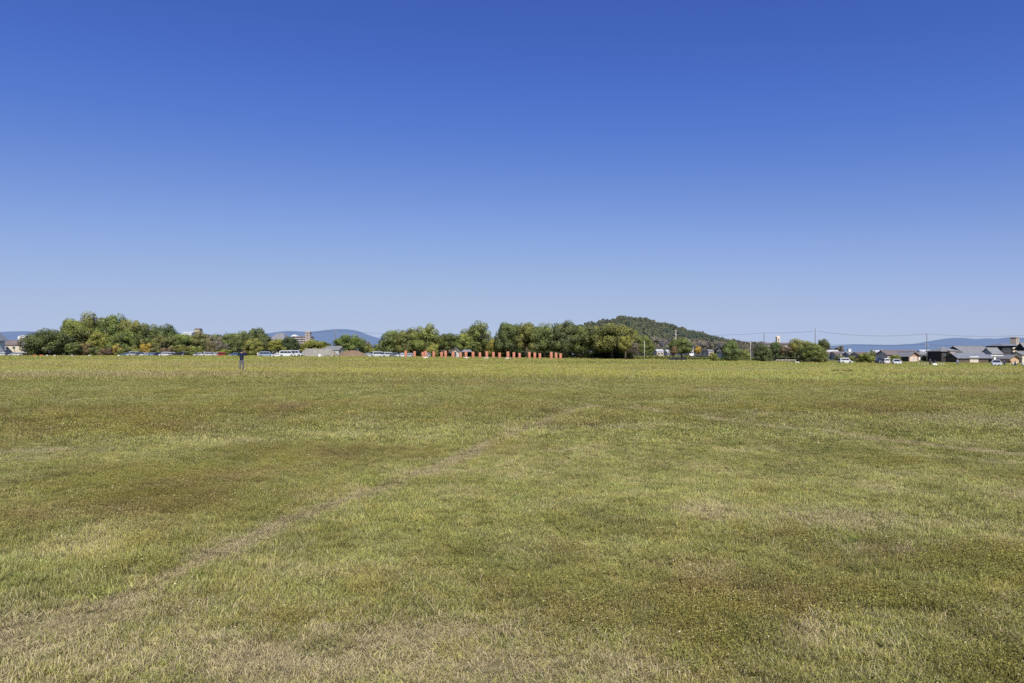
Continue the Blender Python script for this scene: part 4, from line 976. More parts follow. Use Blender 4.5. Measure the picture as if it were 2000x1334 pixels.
q = MB(); q.box(-1.9, 1.9, -1.9, 1.9, wz(660.5, Y) - g, wz(659, Y) - g); q.build('cap', M['brick'], o)
for k in range(3):
    q = MB(); q.box(-.6, .6, -1.76, -1.68, wz(663 + 3 * k, Y) - g, wz(661.5 + 3 * k, Y) - g); q.build('window', M['pane'], o)
house('farmhouse', 'dark boarded house with grey roof cut by the picture edge', 2001, 2050, 315, 680, 670, 'wood', 'tile', 5, 'x', wins=((-.2, .5, 1.4, 1.2),), over=.7, yaw=.1)
house('house', 'cream walled house low at the picture edge', 1996, 2030, 296, 692, 687, 'cream', 'tile', 6, 'x', over=.6)
# white canopy on one leg
Y = 268.; x = wx(1942, Y); g = gz(x, Y); o = empty('canopy', (x, Y, g)); tag(o, 'white flat canopy on a single white leg behind the silver car', 'canopy')
q = MB(); q.box(-1.9, 2.9, -.8, .8, wz(695.2, Y) - g, wz(693.8, Y) - g); q.build('canopy_roof', M['white'], o)
q = MB(); q.box(-.35, .35, -.3, .3, -.3, wz(695.2, Y) - g); q.build('leg', M['white'], o)

# ------------------------------------------------------------------ poles and lines
def pole(label, px, top, Y, arms=(), r=.19, m='conc', trans=False, g0=None):
    x = wx(px, Y); g = gz(x, Y); H = wz(top, Y) - g; o = empty('utility_pole', (x, Y, g)); tag(o, label, 'utility pole')
    b = MB(); b.tube([(0, 0, -.5), (0, 0, H * .5), (0, 0, H)], [r, r * .85, r * .65], 10); b.build('shaft', M[m], o, True)
    for dz, ln in arms:
        a = MB(); a.box(-ln / 2, ln / 2, -.06, .06, H - dz - .06, H - dz + .06); ar = a.build('crossarm', M['steel'], o)
        for k in (-.42, 0, .42):
            i_ = MB(); i_.tube([(ln * k, 0, H - dz + .06), (ln * k, 0, H - dz + .2), (ln * k, 0, H - dz + .3)], [.05, .08, .03], 8); i_.build('insulator', M['white'], ar)
    if trans:
        t = MB(); t.tube([(.45, 0, H - 3.4), (.45, 0, H - 2.5)], .26, 10); t.build('transformer', M['steel'], o)
    return (x, Y, g + H)
P1 = pole('first bare concrete utility pole above the dark bush tree', 1492, 649, 330, ((.35, 1.8),))
P2 = pole('tallest utility pole behind the thicket', 1592, 641, 290, ((1.3, 1.4), ))
P3 = pole('third utility pole with stub brackets before the hipped house', 1810, 651, 300, ((.3, 1.2), (4.9, 1.4), (5.6, 1.6)), trans=False)
P4 = pole('distant thin utility pole above the gravel heap', 655, 644.5, 420, ((.4, 1.2),), r=.3)
P5 = pole('pale utility pole before the wooded hill', 1320, 644, 330, ((.6, 1.0), (2.4, .9)), m='stone')
P6 = pole('slim white pole beside the clipped hedge', 1258.5, 666, 240, (), r=.07, m='white')
P7 = pole('white lamp pole in the gap beside the lone round tree', 1466, 668, 250, ((.3, .5),), r=.07, m='white')
P8 = pole('slim utility pole in front of the cream two-storey house', 29, 667, 335, ((.4, 1.1),), r=.14)
P9 = pole('short pole rising among the town houses', 1723, 681, 330, ((.4, .9),), r=.12)
def wire(label, a, b, sag, r=.035, n=16):
    a, b = Vector(a), Vector(b); pts = []
    for i in range(n + 1):
        t = i / n; p = a.lerp(b, t); p.z -= sag * 4 * t * (1 - t); pts.append(p)
    m_ = MB(); m_.tube(pts, r, 5); o = m_.build('power_line', M['black']); tag(o, label, 'power line')
off = lambda p, dz, dx=0: (p[0] + dx, p[1], p[2] + dz)
wire('power line sagging from the first pole toward the hill', off(P1, -.3), (wx(1330, 420), 420, wz(655, 420)), .6, .04)
wire('power line from the first pole up to the tallest pole', off(P1, -.3), off(P2, -1.2), .35, .045)
wire('power line from the tallest pole sagging to the third pole', off(P2, -1.2), off(P3, -.2), 1.5, .045)
wire('power line from the third pole out past the picture edge', off(P3, -.2), (wx(2080, 320), 320, wz(648, 320)), 1.6, .04)
wire('lower cable running behind the lone round tree to the first pole', (wx(1380, 400), 400, wz(671, 400)), off(P1, -5.3), .3, .05)
wire('lower cable between the tallest and the third pole', off(P2, -6.4), off(P3, -4.9), .6, .04)
wire('lower cable leaving the third pole over the farmhouse roofs', off(P3, -5.0), (wx(2050, 330), 330, wz(672, 330)), .8, .04)
wire('thin line from the distant pole past the round tree', off(P4, -.4), (wx(830, 460), 460, wz(653, 460)), .6, .05)
wire('thin line from the distant pole over the apartment block', off(P4, -.4), (wx(560, 460), 460, wz(650, 460)), .8, .04)

# ------------------------------------------------------------------ cars
def car_proto(kind):
    K = dict(  # L, W, H, belt, hood start (windscreen base), roof front, roof rear, rear base, hood front height
        kei=(3.4, 1.48, 1.66, .95, 2.72, 2.25, .10, .02, .86), van=(4.6, 1.7, 1.98, 1.08, 4.15, 3.45, .12, .03, .95), mini=(4.7, 1.72, 1.82, 1.02, 3.95, 3.2, .30, .04, .90),
        hatch=(3.95, 1.69, 1.52, .93, 3.00, 2.30, .50, .06, .80), sedan=(4.5, 1.73, 1.46, .92, 3.35, 2.65, 1.25, .62, .78), suv=(4.4, 1.8, 1.62, 1.02, 3.25, 2.55, .45, .06, .92),
        bus=(6.3, 2.05, 2.6, 1.25, 6.1, 5.75, .10, .02, 1.1))[kind]
    Ln, W, H, belt, xw, xr1, xr0, xb, hf = K
    o = empty('parked_car'); hw = W / 2; rw = .30 if kind in ('kei', 'hatch') else .34
    prof = [(.10, .26), (.02, .42), (0, belt - .1), (.06, belt), (xw, belt), (Ln - .45, hf), (Ln - .08, hf - .14), (Ln, .5), (Ln - .04, .28), (Ln - .2, .22), (.25, .22)]
    cx_, cz_ = Ln / 2, .6
    b = MB(); sl_ = [(-hw + .06, .955), (-hw, 1.0)] if False else None
    lay_ = [(-hw, .95, .90), (-hw + .07, 1, 1), (hw - .07, 1, 1), (hw, .95, .90)]
    vs = []; n = len(prof)
    for yy, sx, sz in lay_:
        for (x, z) in prof: vs.append((cx_ + (x - cx_) * (1 - (1 - sx) * .5) - Ln / 2, yy, cz_ + (z - cz_) * (sz if z > .5 else .97)))
    fs = [(i * n + j, (i + 1) * n + j, (i + 1) * n + (j + 1) % n, i * n + (j + 1) % n) for i in range(3) for j in range(n)]
    fs += [tuple(range(n)), tuple(3 * n + j for j in range(n))[::-1]]
    b.add(vs, fs)
    # cabin with tumblehome
    tb, tt = hw - .05, hw - (.14 if kind in ('van', 'bus', 'kei') else .24)
    cp = [(xb + .02, belt - .05), (xr0, H - .10), (xr0 + .16, H - .01), (xr1 - .2, H), (xr1, H - .06), (xw + .05, belt - .05)]
    yat = lambda z: tb + (tt - tb) * min(1, max(0, (z - belt) / (H - belt)))
    vs = [(x - Ln / 2, s * yat(z), z) for s in (-1, 1) for x, z in cp]; k = len(cp)
    b.add(vs, [tuple(range(k)), tuple(k + j for j in range(k))[::-1]] + [(j, k + j, k + (j + 1) % k, (j + 1) % k) for j in range(k)])
    body = b.build('body', M['paint'], o)
    # windows, a little proud of the cabin sides
    zl, zh = belt + .05, H - .20
    xa = lambda z: xb + (xr0 - xb) * (z - belt) / (H - belt); xf = lambda z: xw + (xr1 - xw) * (z - belt) / (H - .06 - belt)
    r0, r1, f0, f1 = xa(zl) + .16, xa(zh) + .22, xf(zl) - .14, xf(zh) - .14
    cuts = [0, .36, .68, 1] if kind in ('van', 'mini', 'suv') else [0, .2, .4, .6, .8, 1] if kind == 'bus' else [0, .22, .60, 1] if kind in ('kei', 'hatch') else [0, .5, 1]
    for s in (-1, 1):
        for a, c in zip(cuts[:-1], cuts[1:]):
            lo0, lo1 = r0 + (f0 - r0) * a + .03, r0 + (f0 - r0) * c - .03; h0, h1 = r1 + (f1 - r1) * a + .03, r1 + (f1 - r1) * c - .03
            q = MB(); pts = [(lo0, zl), (lo1, zl), (h1, zh), (h0, zh)]
            q.poly([(x - Ln / 2, s * (yat(z) + .012), z) for x, z in (pts if s < 0 else pts[::-1])]); q.build('window', M['glass'], o)
        mm_ = MB(); mm_.box(xw - Ln / 2 - .15, xw - Ln / 2 + .02, s * (hw + .09) - .09, s * (hw + .09) + .09, belt + .02, belt + .17); mm_.build('wing_mirror', M['paint'], o)
    q = MB(); z0, z1 = belt + .03, H - .12
    q.poly([(xf(z0) - Ln / 2 + .10, -yat(z0) + .1, z0), (xf(z0) - Ln / 2 + .10, yat(z0) - .1, z0), (xf(z1) - Ln / 2 + .045, yat(z1) - .08, z1), (xf(z1) - Ln / 2 + .045, -yat(z1) + .08, z1)]); q.build('windscreen', M['glass'], o)
    q = MB(); z0, z1 = belt + .12, H - .22
    q.poly([(xa(z0) - Ln / 2 - .03, yat(z0) - .12, z0), (xa(z0) - Ln / 2 - .03, -yat(z0) + .12, z0), (xa(z1) - Ln / 2 - .03, -yat(z1) + .12, z1), (xa(z1) - Ln / 2 - .03, yat(z1) - .12, z1)]); q.build('rear_window', M['glass'], o)
    for xx in (.72 if kind != 'bus' else 1.3, Ln - .75):
        for s in (-1, 1):
            a = MB(); a.disc_y(xx - Ln / 2, s * (hw - .06), .36, rw + .07, .13); a.build('wheel_arch', M['black'], o)
            wv_ = MB(); wv_.disc_y(xx - Ln / 2, s * (hw - .085), rw, rw, .2, 18); wh = wv_.build('wheel', M['rubber'], o)
            q = MB(); q.disc_y(xx - Ln / 2, s * (hw + .012), rw, rw * .62, .03, 14)
            for j in range(5):
                an = j * 1.2566; q.tube([(xx - Ln / 2, s * (hw + .03), rw), (xx - Ln / 2 + rw * .55 * math.cos(an), s * (hw + .03), rw + rw * .55 * math.sin(an))], .03, 5)
            q.build('rim', M['rim'], wh)
    fx = Ln / 2
    for s in (-1, 1):
        q = MB(); q.box(fx - .30, fx - .012, s * (hw - .28) - .19, s * (hw - .28) + .19, hf - .30, hf - .15); q.build('headlight', M['lamp'], o)
        q = MB(); q.box(-fx - .015, -fx + .12, s * (hw - .15) - .09, s * (hw - .15) + .09, belt - .38, belt - .08); q.build('tail_light', M['tail'], o)
    q = MB(); q.box(fx - .1, fx + .012, -hw * .55, hw * .55, .36, .54); q.build('grille', M['black'], o)
    q = MB(); q.box(fx - .02, fx + .03, -.17, .17, .40, .56); q.box(-fx - .03, -fx + .02, -.17, .17, .55, .71); q.build('number_plate', M['plate'], o)
    q = MB(); q.box(-fx - .02, -fx + .2, -hw * .9, hw * .9, .24, .38); q.box(fx - .2, fx + .01, -hw * .85, hw * .85, .22, .34); q.build('bumper', M['black'], o)
    return o
protos = {}
def set_color(o, col):
    for ch in o.children:
        if ch.name.split('.')[0] in ('body', 'wing_mirror'): ch.color = (*col, 1)
CC = dict(white=(.62, .63, .63), silver=(.45, .47, .49), grey=(.16, .18, .20), navy=(.02, .03, .075), blue=(.11, .17, .26), black=(.02, .02, .024), red=(.38, .03, .03), cream=(.62, .60, .52), steel=(.25, .31, .40))
def car(kind, label, px, Y, yaw, col, group=None, name='parked_car', dz=0):
    if kind not in protos: o = protos[kind] = car_proto(kind)
    else: o = copy_tree(protos[kind])
    o.name = name; x = wx(px, Y); o.location = (x, Y, gz(x, Y) + dz); o.rotation_euler = (0, 0, R(yaw)); set_color(o, CC[col]); tag(o, label, 'car', group)
    if 'group' in o.keys() and not group: del o['group']
    return o
GP = 'cars parked in a row along the grove'
car('hatch', 'blue hatchback at the outer end of the row of parked cars', 246, 280, 222, 'blue', GP)
car('van', 'pale silver van beside the blue hatchback', 258.5, 281, 235, 'silver', GP)
car('mini', 'dark grey people carrier third in the row of parked cars', 273, 283, 60, 'grey', GP)
car('hatch', 'white hatchback with its rear to the field between two dark cars', 283, 281, 250, 'white', GP)
car('hatch', 'steel coloured hatchback in front of the yellow orange tree', 295, 280, 232, 'steel', GP)
car('suv', 'navy sport utility car beside the steel coloured hatchback', 308, 280, 240, 'navy', GP)
car('mini', 'white people carrier under the brownish bush', 321, 281, 228, 'white', GP)
car('kei', 'small silver car between a white people carrier and a black car', 334, 282, 238, 'silver', GP)
car('suv', 'black car at the edge of the green bush', 346, 281, 230, 'black', GP)
car('van', 'dark van half hidden beside the green bush', 360, 284, 265, 'grey', GP)
car('hatch', 'silver hatchback below the light olive low tree', 387, 281, 236, 'silver', GP)
car('mini', 'white people carrier with dark windows near the bare rusty tree', 402, 280, 240, 'white', GP)
car('hatch', 'white hatchback turned toward the field by the bare greyish tree', 418, 280, 240, 'white', GP)
car('kei', 'small red car beside the white hatchback', 430.5, 281, 240, 'red', GP)
car('hatch', 'blue car beside the person with the camera', 457, 280, 235, 'blue', GP)
car('mini', 'blue grey people carrier beside the walking man in beige', 521.5, 215, 0, 'steel')
car('sedan', 'low white sedan between the blue grey carrier and the white vans', 545.5, 214, 4, 'white', dz=-.1)
car('van', 'white van in front of the second white van', 561.5, 214, 0, 'white', dz=.15)
car('van', 'second white van next to the gravel heap', 577, 219, -8, 'white', dz=.25)
car('sedan', 'grey sedan at the foot of the soil heap', 717, 232, 215, 'silver')
car('van', 'white van parked past the soil heap', 734, 236, 222, 'white')
car('mini', 'white people carrier with a dark lower half beside the white van', 754, 234, 230, 'white')
car('suv', 'dark grey car between the people carrier and the white car', 767, 236, 225, 'grey')
car('hatch', 'white hatchback next to the first red column', 784, 232, 222, 'white')
car('hatch', 'silver hatchback half hidden behind the first red column', 797, 234, 230, 'silver')
car('kei', 'white small car hidden behind the paired columns', 833, 236, 250, 'white')
car('kei', 'white boxy wagon standing alone on the grass', 1651, 184, 0, 'white')
car('suv', 'dark car with raised tailgate beside the small white van', 1719, 184, 255, 'navy')
car('kei', 'small white van with its back to the field', 1728, 180, 82, 'white')
car('hatch', 'white hatchback facing the field before the garage', 1751, 168, 248, 'white')
car('suv', 'silver blue sport utility car in front of the barn end', 1946, 158, 238, 'silver')
car('kei', 'white van at the picture edge beside the gabled house', 3, 300, 185, 'white')
car('mini', 'dark people carrier before the cream house', 14, 310, 200, 'navy')
car('hatch', 'white hatchback before the cream house', 26, 305, 230, 'white')
car('kei', 'white boxy car below the slim utility pole', 34, 306, 205, 'white')
car('kei', 'white boxy car at the foot of the first grove tree', 43, 306, 240, 'white')

# ------------------------------------------------------------------ earth heaps
def heap(name, label, px0, px1, top, Y, m, seed, flat, rocks):
    xc = wx((px0 + px1) / 2, Y); hwid = (px1 - px0) / 2 / F * Y; g = gz(xc, Y); H = wz(top, Y) - g
    nx_, ny_ = 90, 40; a, b = np.meshgrid(np.linspace(-1.08, 1.08, nx_), np.linspace(-1.08, 1.08, ny_)); a, b = a.ravel(), b.ravel()
    r = np.hypot(a, b); h = H * np.clip((1 - r) / (1 - flat), 0, 1) ** .9
    X, Yv = a * hwid, b * hwid * .55
    h = h + (fbm(X * .8, Yv * .8, seed, 4) - .5) * .7 * np.clip((1.05 - r) * 4, 0, 1) + (rng.random(len(h)) - .5) * .16 * (r < 1) - .25 * (r > 1)
    i0 = (np.arange(ny_ - 1)[:, None] * nx_ + np.arange(nx_ - 1)[None]).ravel()
    me = np_mesh(name, np.stack([X, Yv, h], 1), np.stack([i0, i0 + 1, i0 + 1 + nx_, i0 + nx_], 1), m)
    o = link(name, me); o.location = (xc, Y, g); tag(o, label, 'heap')
heap('gravel_heap', 'flat-topped grey gravel heap beside the white vans', 582, 664, 681.5, 222, M['gravel'], 5, .62, 1)
heap('soil_heap', 'low brown soil heap next to the gravel heap', 656, 722, 685.3, 220, M['soil'], 8, .4, 0)

# ------------------------------------------------------------------ people
def skin_mesh(name, J, E, mats, root=0, lev=1):
    me = bpy.data.meshes.new(name); me.from_pydata([j[0] for j in J], E, [])
    o = bpy.data.objects.new(name, me); COL.objects.link(o)
    sk_ = o.modifiers.new('skin', 'SKIN'); ss = o.modifiers.new('sub', 'SUBSURF'); ss.levels = lev; ss.render_levels = lev
    for i, j in enumerate(J):
        d = me.skin_vertices[0].data[i]; r = j[1]; r = r * 1.14 if not hasattr(r, '__len__') else (r[0] * 1.14, r[1] * 1.14); d.radius = (r, r) if not hasattr(r, '__len__') else r; d.use_root = (i == root)
    dg = bpy.context.evaluated_depsgraph_get(); dg.update()
    m2 = bpy.data.meshes.new_from_object(o.evaluated_get(dg)); m2.name = name
    bpy.data.objects.remove(o); bpy.data.meshes.remove(me)
    m2.materials.clear()
    for m_ in (mats if isinstance(mats, list) else [mats]): m2.materials.append(m_)
    m2.polygons.foreach_set('use_smooth', [True] * len(m2.polygons)); return m2

POSE = {  # hips, chest, neck, head centre, then elbow/wrist, knee/ankle for each side (faces +y)
    'photo': dict(el=((-.36, .14, 1.30), (.36, .14, 1.30)), wr=((-.10, .30, 1.56), (.11, .30, 1.56)), kn=((-.12, .02, .50), (.13, .02, .50)), an=((-.14, -.02, .08), (.15, -.03, .08))),
    'stand': dict(el=((-.27, -.03, 1.14), (.27, -.03, 1.14)), wr=((-.27, .08, .90), (.27, .08, .90)), kn=((-.10, .02, .50), (.10, .02, .50)), an=((-.10, -.02, .08), (.11, -.02, .08))),
    'walk': dict(el=((-.27, .10, 1.16), (.27, -.16, 1.16)), wr=((-.25, .28, .98), (.26, -.14, .92)), kn=((-.10, .20, .52), (.10, -.03, .50)), an=((-.10, .28, .10), (.10, -.32, .14))),
    'bend': dict(el=((-.24, .42, .92), (.24, .42, .92)), wr=((-.18, .58, .66), (.18, .58, .66)), kn=((-.12, .10, .48), (.12, .10, .48)), an=((-.12, -.04, .08), (.12, -.04, .08))),
    'crouch': dict(el=((-.26, .30, .62), (.26, .30, .62)), wr=((-.14, .50, .46), (.14, .50, .46)), kn=((-.16, .32, .46), (.16, .32, .46)), an=((-.14, -.02, .08), (.14, -.02, .08)))}
def person(label, px, Y, pose, yaw, top_c, leg_c, hairc='hair', h=1.70, g=None):
    P = POSE[pose]; V3 = lambda p: (p[0], p[1], p[2])
    hip = Vector((0, 0, .93)); tilt = {'bend': .95, 'crouch': .45, 'walk': .06}.get(pose, 0.0)
    if pose == 'crouch': hip = Vector((0, -.08, .42))
    d = Vector((0, math.sin(tilt), math.cos(tilt)))
    wa = hip + d * .16; ch = hip + d * .38; sh = hip + d * .50; nk = hip + d * .58
    dh = (d + Vector((0, 0, .35 if tilt else 0))).normalized(); hd = nk + dh * .13 + Vector((0, .015, 0)); ht = nk + dh * .22
    shl = [sh + Vector((s * .185, 0, -.01)) for s in (-1, 1)]; hp = [hip + Vector((s * .095, 0, -.05)) for s in (-1, 1)]
    J = [(hip, (.095, .08)), (wa, (.115, .085)), (ch, (.135, .095)), (sh, (.085, .07)), (nk, .052), (hd, (.078, .092)), (ht, (.062, .072))]
    E = [(0, 1), (1, 2), (2, 3), (3, 4), (4, 5), (5, 6)]
    arms = []; legs = []
    for i in (0, 1):
        b = len(J); J += [(shl[i], .048), (Vector(P['el'][i]), .040), (Vector(P['wr'][i]), .030)]; E += [(3, b), (b, b + 1), (b + 1, b + 2)]; arms.append(b)
    for i in (0, 1):
        b = len(J); J += [(hp[i], .078), (Vector(P['kn'][i]), .058), (Vector(P['an'][i]), .040)]; E += [(0, b), (b, b + 1), (b + 1, b + 2)]; legs.append(b)
    me = skin_mesh('person', J, E, M['skin'])
    # hands: palm, four fingers of different length, thumb; plus nose and ears, joined into the same mesh
    q = MB()
    for i in (0, 1):
        wv_ = Vector(P['wr'][i]); fa = (wv_ - Vector(P['el'][i])).normalized()
        if pose == 'photo': fa = (Vector((0, 0.08, 1.60)) - wv_).normalized() * .6 + Vector((0, .3, .6)); fa.normalize()
        sd = fa.cross(Vector((0, 1, 0.2))).normalized(); nrm = fa.cross(sd)
        q.tube([wv_ - fa * .02, wv_ + fa * .05, wv_ + fa * .09], [.026, .036, .032], 8)
        for k, (o_, l_) in enumerate(((-.028, .062), (-.009, .074), (.010, .070), (.027, .054))):
            p0 = wv_ + fa * .085 + sd * o_; p1 = p0 + fa * l_ * .55 + nrm * .008; p2 = p1 + fa * l_ * .4 + nrm * .022
            q.tube([p0, p1, p2], [.0095, .0085, .0065], 6)
        t0 = wv_ + fa * .03 - sd * .034; q.tube([t0, t0 - sd * .02 + fa * .03, t0 - sd * .02 + fa * .06 + nrm * .015], [.012, .011, .008], 6)
    q.ball(hd + Vector((0, .098, -.01)), (.012, .018, .022), 5)
    for s in (-1, 1): q.ball(hd + Vector((s * .088, 0, 0)), (.012, .02, .032), 5)
    q.ball(hd + Vector((0, .088, -.055)), (.026, .010, .007), 4)
    b1 = bmesh.new(); b1.from_mesh(me); tm = q.mesh('t', M['skin'], True); b1.from_mesh(tm); b1.to_mesh(me); b1.free(); bpy.data.meshes.remove(tm)
    x = wx(px, Y); o = link('person', me); o.location = (x, Y, (gz(x, Y) if g is None else g)); o.rotation_euler = (0, 0, R(yaw)); o.scale = (h / 1.76,) * 3
    tag(o, label, 'person')
    off_ = Vector((0, 0, -.15))
    Jt = [(hip + off_ * (1 if pose != 'bend' else .3), (.165, .135)), (wa, (.165, .13)), (ch, (.185, .135)), (sh, (.165, .125)), (nk - d * .015, .078)]
    Et = [(0, 1), (1, 2), (2, 3), (3, 4)]
    for i in (0, 1):
        b = len(Jt); el, wr = Vector(P['el'][i]), Vector(P['wr'][i]); Jt += [(shl[i], .092), (el, .068), (el.lerp(wr, .92), .050)]; Et += [(3, b), (b, b + 1), (b + 1, b + 2)]
    c = link('jacket', skin_mesh('jacket', Jt, Et, M['cloth']), o); c.color = (*top_c, 1)
    Jl = [(hip + Vector((0, 0, .04)), (.11, .10))]; El = []
    for i in (0, 1):
        b = len(Jl); kn, an = Vector(P['kn'][i]), Vector(P['an'][i]); Jl += [(hp[i], .102), (kn, .074), (an + Vector((0, 0, .02)), .060)]; El += [(0, b), (b, b + 1), (b + 1, b + 2)]
    c = link('trousers', skin_mesh('trousers', Jl, El, M['cloth']), o); c.color = (*leg_c, 1)
    for i in (0, 1):
        an = Vector(P['an'][i]); s_ = MB(); s_.tube([an + Vector((0, -.07, -.035)), an + Vector((0, .02, -.02)), an + Vector((0, .12, -.04)), an + Vector((0, .17, -.048))], [.035, .046, .042, .024], 8); s_.build('shoe', M['plastic'], o, True)
    hr_ = MB(); hr_.ball(hd + dh * .022 - Vector((0, .018, 0)), (.096, .104, .108), 8); hc = hr_.build('hair', M[hairc], o, True)
    ey = MB()
    for s in (-1, 1): ey.ball(hd + Vector((s * .034, .086, .022)), .011, 4)
    ey.build('eyes', M['black'], o)
    return o
pm = person('person in navy jacket and grey trousers raising a camera in the field', 472, 58, 'photo', 0, (.013, .018, .048), (.14, .13, .15), h=1.80, g=gz(wx(472, 58), 58) + .05)
cm = MB(); cm.box(-.075, .075, .30, .37, 1.55, 1.65); o = cm.build('handheld_camera', M['plastic']); o.location = pm.location; o.scale = pm.scale; o.rotation_euler = pm.rotation_euler
q = MB(); q.disc_y(0, .41, 1.60, .036, .08, 14); q.build('lens', M['black'], o); tag(o, 'small dark camera held up to the face in the field', 'camera')
person('man in pale beige clothes walking beside the blue grey people carrier', 503.5, 212, 'walk', 200, (.56, .50, .44), (.50, .46, .40))
person('person in yellow tan shirt and dark trousers in front of the gravel heap', 653.5, 205, 'walk', 90, (.50, .36, .15), (.03, .03, .035))
person('person in dark jacket standing beside the one in navy near the white bundle', 1816.5, 150, 'stand', 150, (.06, .055, .06), (.04, .045, .05))
person('person in navy jacket bending over the white bundle', 1822.5, 149, 'bend', 200, (.028, .032, .085), (.06, .065, .08))
person('person in blue grey shirt and trousers standing alone before the barn', 1870, 152, 'stand', 20, (.20, .24, .32), (.13, .14, .18))
person('person in dark blue jacket standing by the silver blue car', 1961, 158, 'stand', 170, (.05, .06, .11), (.06, .06, .08))
person('slim person in black top and yellow green trousers near the motorbikes', 1971.5, 157, 'walk', 190, (.025, .025, .022), (.40, .38, .16))
person('person in white shirt bending over the first motorbike', 1984, 157, 'bend', 130, (.72, .71, .70), (.10, .10, .12))
person('person in white helmet crouching at the picture edge', 1999, 154, 'crouch', 150, (.70, .70, .72), (.05, .05, .06), hairc='white')

# motorbikes
def motorbike(label, px, Y, yaw):
    x = wx(px, Y); o = empty('motorbike', (x, Y, gz(x, Y)), R(yaw)); tag(o, label, 'motorbike', 'motorbikes parked by the silver car')
    for xx in (-.62, .62):
        w_ = MB(); n = 16
        w_.tube([(xx + .26 * math.cos(a * 2 * math.pi / n), 0, .3 + .26 * math.sin(a * 2 * math.pi / n)) for a in range(n + 1)], .05, 6); wh = w_.build('wheel', M['rubber'], o)
        q = MB(); q.disc_y(xx, 0, .3, .18, .04, 12); q.build('rim', M['rim'], wh)
    b = MB(); b.tube([(-.5, 0, .55), (-.1, 0, .62), (.2, 0, .72), (.42, 0, .8)], [.08, .15, .16, .07], 8); b.box(-.25, .2, -.12, .12, .28, .52); b.build('frame', M['plastic'], o)
    s = MB(); s.tube([(-.62, 0, .74), (-.3, 0, .76), (0, 0, .78)], [.08, .12, .09], 8); s.build('seat', M['black'], o)
    f_ = MB(); f_.tube([(.62, .07, .3), (.42, .07, .95)], .025, 6); f_.tube([(.62, -.07, .3), (.42, -.07, .95)], .025, 6); f_.build('fork', M['steel'], o)
    h_ = MB(); h_.tube([(.3, -.34, 1.02), (.42, -.1, .98), (.42, .1, .98), (.3, .34, 1.02)], .02, 6); h_.build('handlebar', M['steel'], o)
    l_ = MB(); l_.ball((.54, 0, .86), .09, 6); l_.build('headlight', M['lamp'], o)
    fr = MB(); fr.tube([(.50, -.12, .6), (.56, 0, .78), (.50, .12, .6)], [.1, .15, .1], 8); fr.build('fairing', M['white'], o)
motorbike('motorbike beside the bending person in white', 1981, 156, 205)
motorbike('motorbike at the picture edge beside the crouching person', 1996, 153, 240)

# ------------------------------------------------------------------ small things on the field
def place(b, name, mats, px, Y, label, cat, yaw=0, group=None, dz=0, smooth=False):
    x = wx(px, Y); o = b.build(name, mats, None, smooth); o.location = (x, Y, gz(x, Y) + dz); o.rotation_euler = (0, 0, R(yaw)); tag(o, label, cat, group); return o
b = MB(); b.tube([(-.55, 0, .2), (-.2, .05, .34), (.25, 0, .30), (.6, -.05, .18)], [.12, .3, .28, .1], 8); place(b, 'white_bundle', M['white'], 1825.5, 147, 'white cloth bundle on the grass beside the two people', 'bundle', smooth=True, dz=.1)
b = MB(); b.box(-.32, .32, -.2, .2, 0, .95); o = place(b, 'white_bin', M['white'], 624.5, 206, 'small white bin in front of the gravel heap', 'bin', dz=.1); q = MB(); q.box(-.35, .35, -.23, .23, .95, 1.02); q.build('lid', M['white'], o)
o = empty('wheelbarrow', (wx(636, 206), 206, gz(wx(636, 206), 206) + .2)); tag(o, 'grey wheelbarrow lying low before the gravel heap', 'wheelbarrow')
b = MB(); b.add([(-.75, -.35, .7), (.75, -.35, .62), (.75, .35, .62), (-.75, .35, .7), (-.4, -.2, .3), (.5, -.2, .3), (.5, .2, .3), (-.4, .2, .3)], [(0, 4, 5, 1), (1, 5, 6, 2), (2, 6, 7, 3), (3, 7, 4, 0), (4, 7, 6, 5)]); b.build('tray', M['steel'], o)
b = MB(); b.tube([(-1.4, -.28, .6), (.9, -.1, .2)], .025, 6); b.tube([(-1.4, .28, .6), (.9, .1, .2)], .025, 6); b.build('handle', M['steel'], o)
b = MB(); b.disc_y(.9, 0, .2, .2, .1, 14); b.build('wheel', M['rubber'], o)
# orange barriers and white boards at the west edge
def barrier(label, px, Y):
    x = wx(px, Y); o = empty('barrier', (x, Y, gz(x, Y))); tag(o, label, 'barrier', 'orange barriers at the field edge')
    for s in (-1, 1):
        q = MB(); q.tube([(s * .32, -.25, 0), (s * .32, 0, .85)], .035, 6); q.tube([(s * .32, .25, 0), (s * .32, 0, .85)], .035, 6); q.build('leg', M['orange'], o)
    q = MB(); q.box(-.42, .42, -.05, .05, .62, .80); q.build('top_board', M['orange'], o)
    q = MB(); q.box(-.42, .42, -.14, -.10, .34, .44); q.build('lower_bar', M['orange'], o)
barrier('orange folding barrier under the outermost grove tree', 68.5, 172); barrier('orange folding barrier beside the white boards', 81, 172)
for px, lab in ((92, 'white notice board on short legs beside the orange barrier'), (107, 'white notice board on short legs farther along the rope'), (141, 'white notice board below the small round green tree'), (175, 'white notice board in front of the orange brown tree'), (232, 'small white board near the blue hatchback')):
    x = wx(px, 176); o = empty('notice_board', (x, 176, gz(x, 176))); tag(o, lab, 'notice board', 'white boards along the grove edge')
    q = MB(); q.box(-.26, .26, -.03, .03, .55, .76); q.build('panel', M['white'], o)
    for s in (-1, 1):
        q = MB(); q.box(s * .26 - .025, s * .26 + .025, .03, .07, -.1, .8); q.build('leg', M['woodb'], o)
o = empty('rope_fence', (wx(36, 174), 174, 0)); tag(o, 'low rope fence on short orange brown stakes along the field edge', 'fence')
xs_ = [wx(p, 174) - wx(36, 174) for p in (36, 49, 60, 97, 112, 128, 150, 165, 190)]
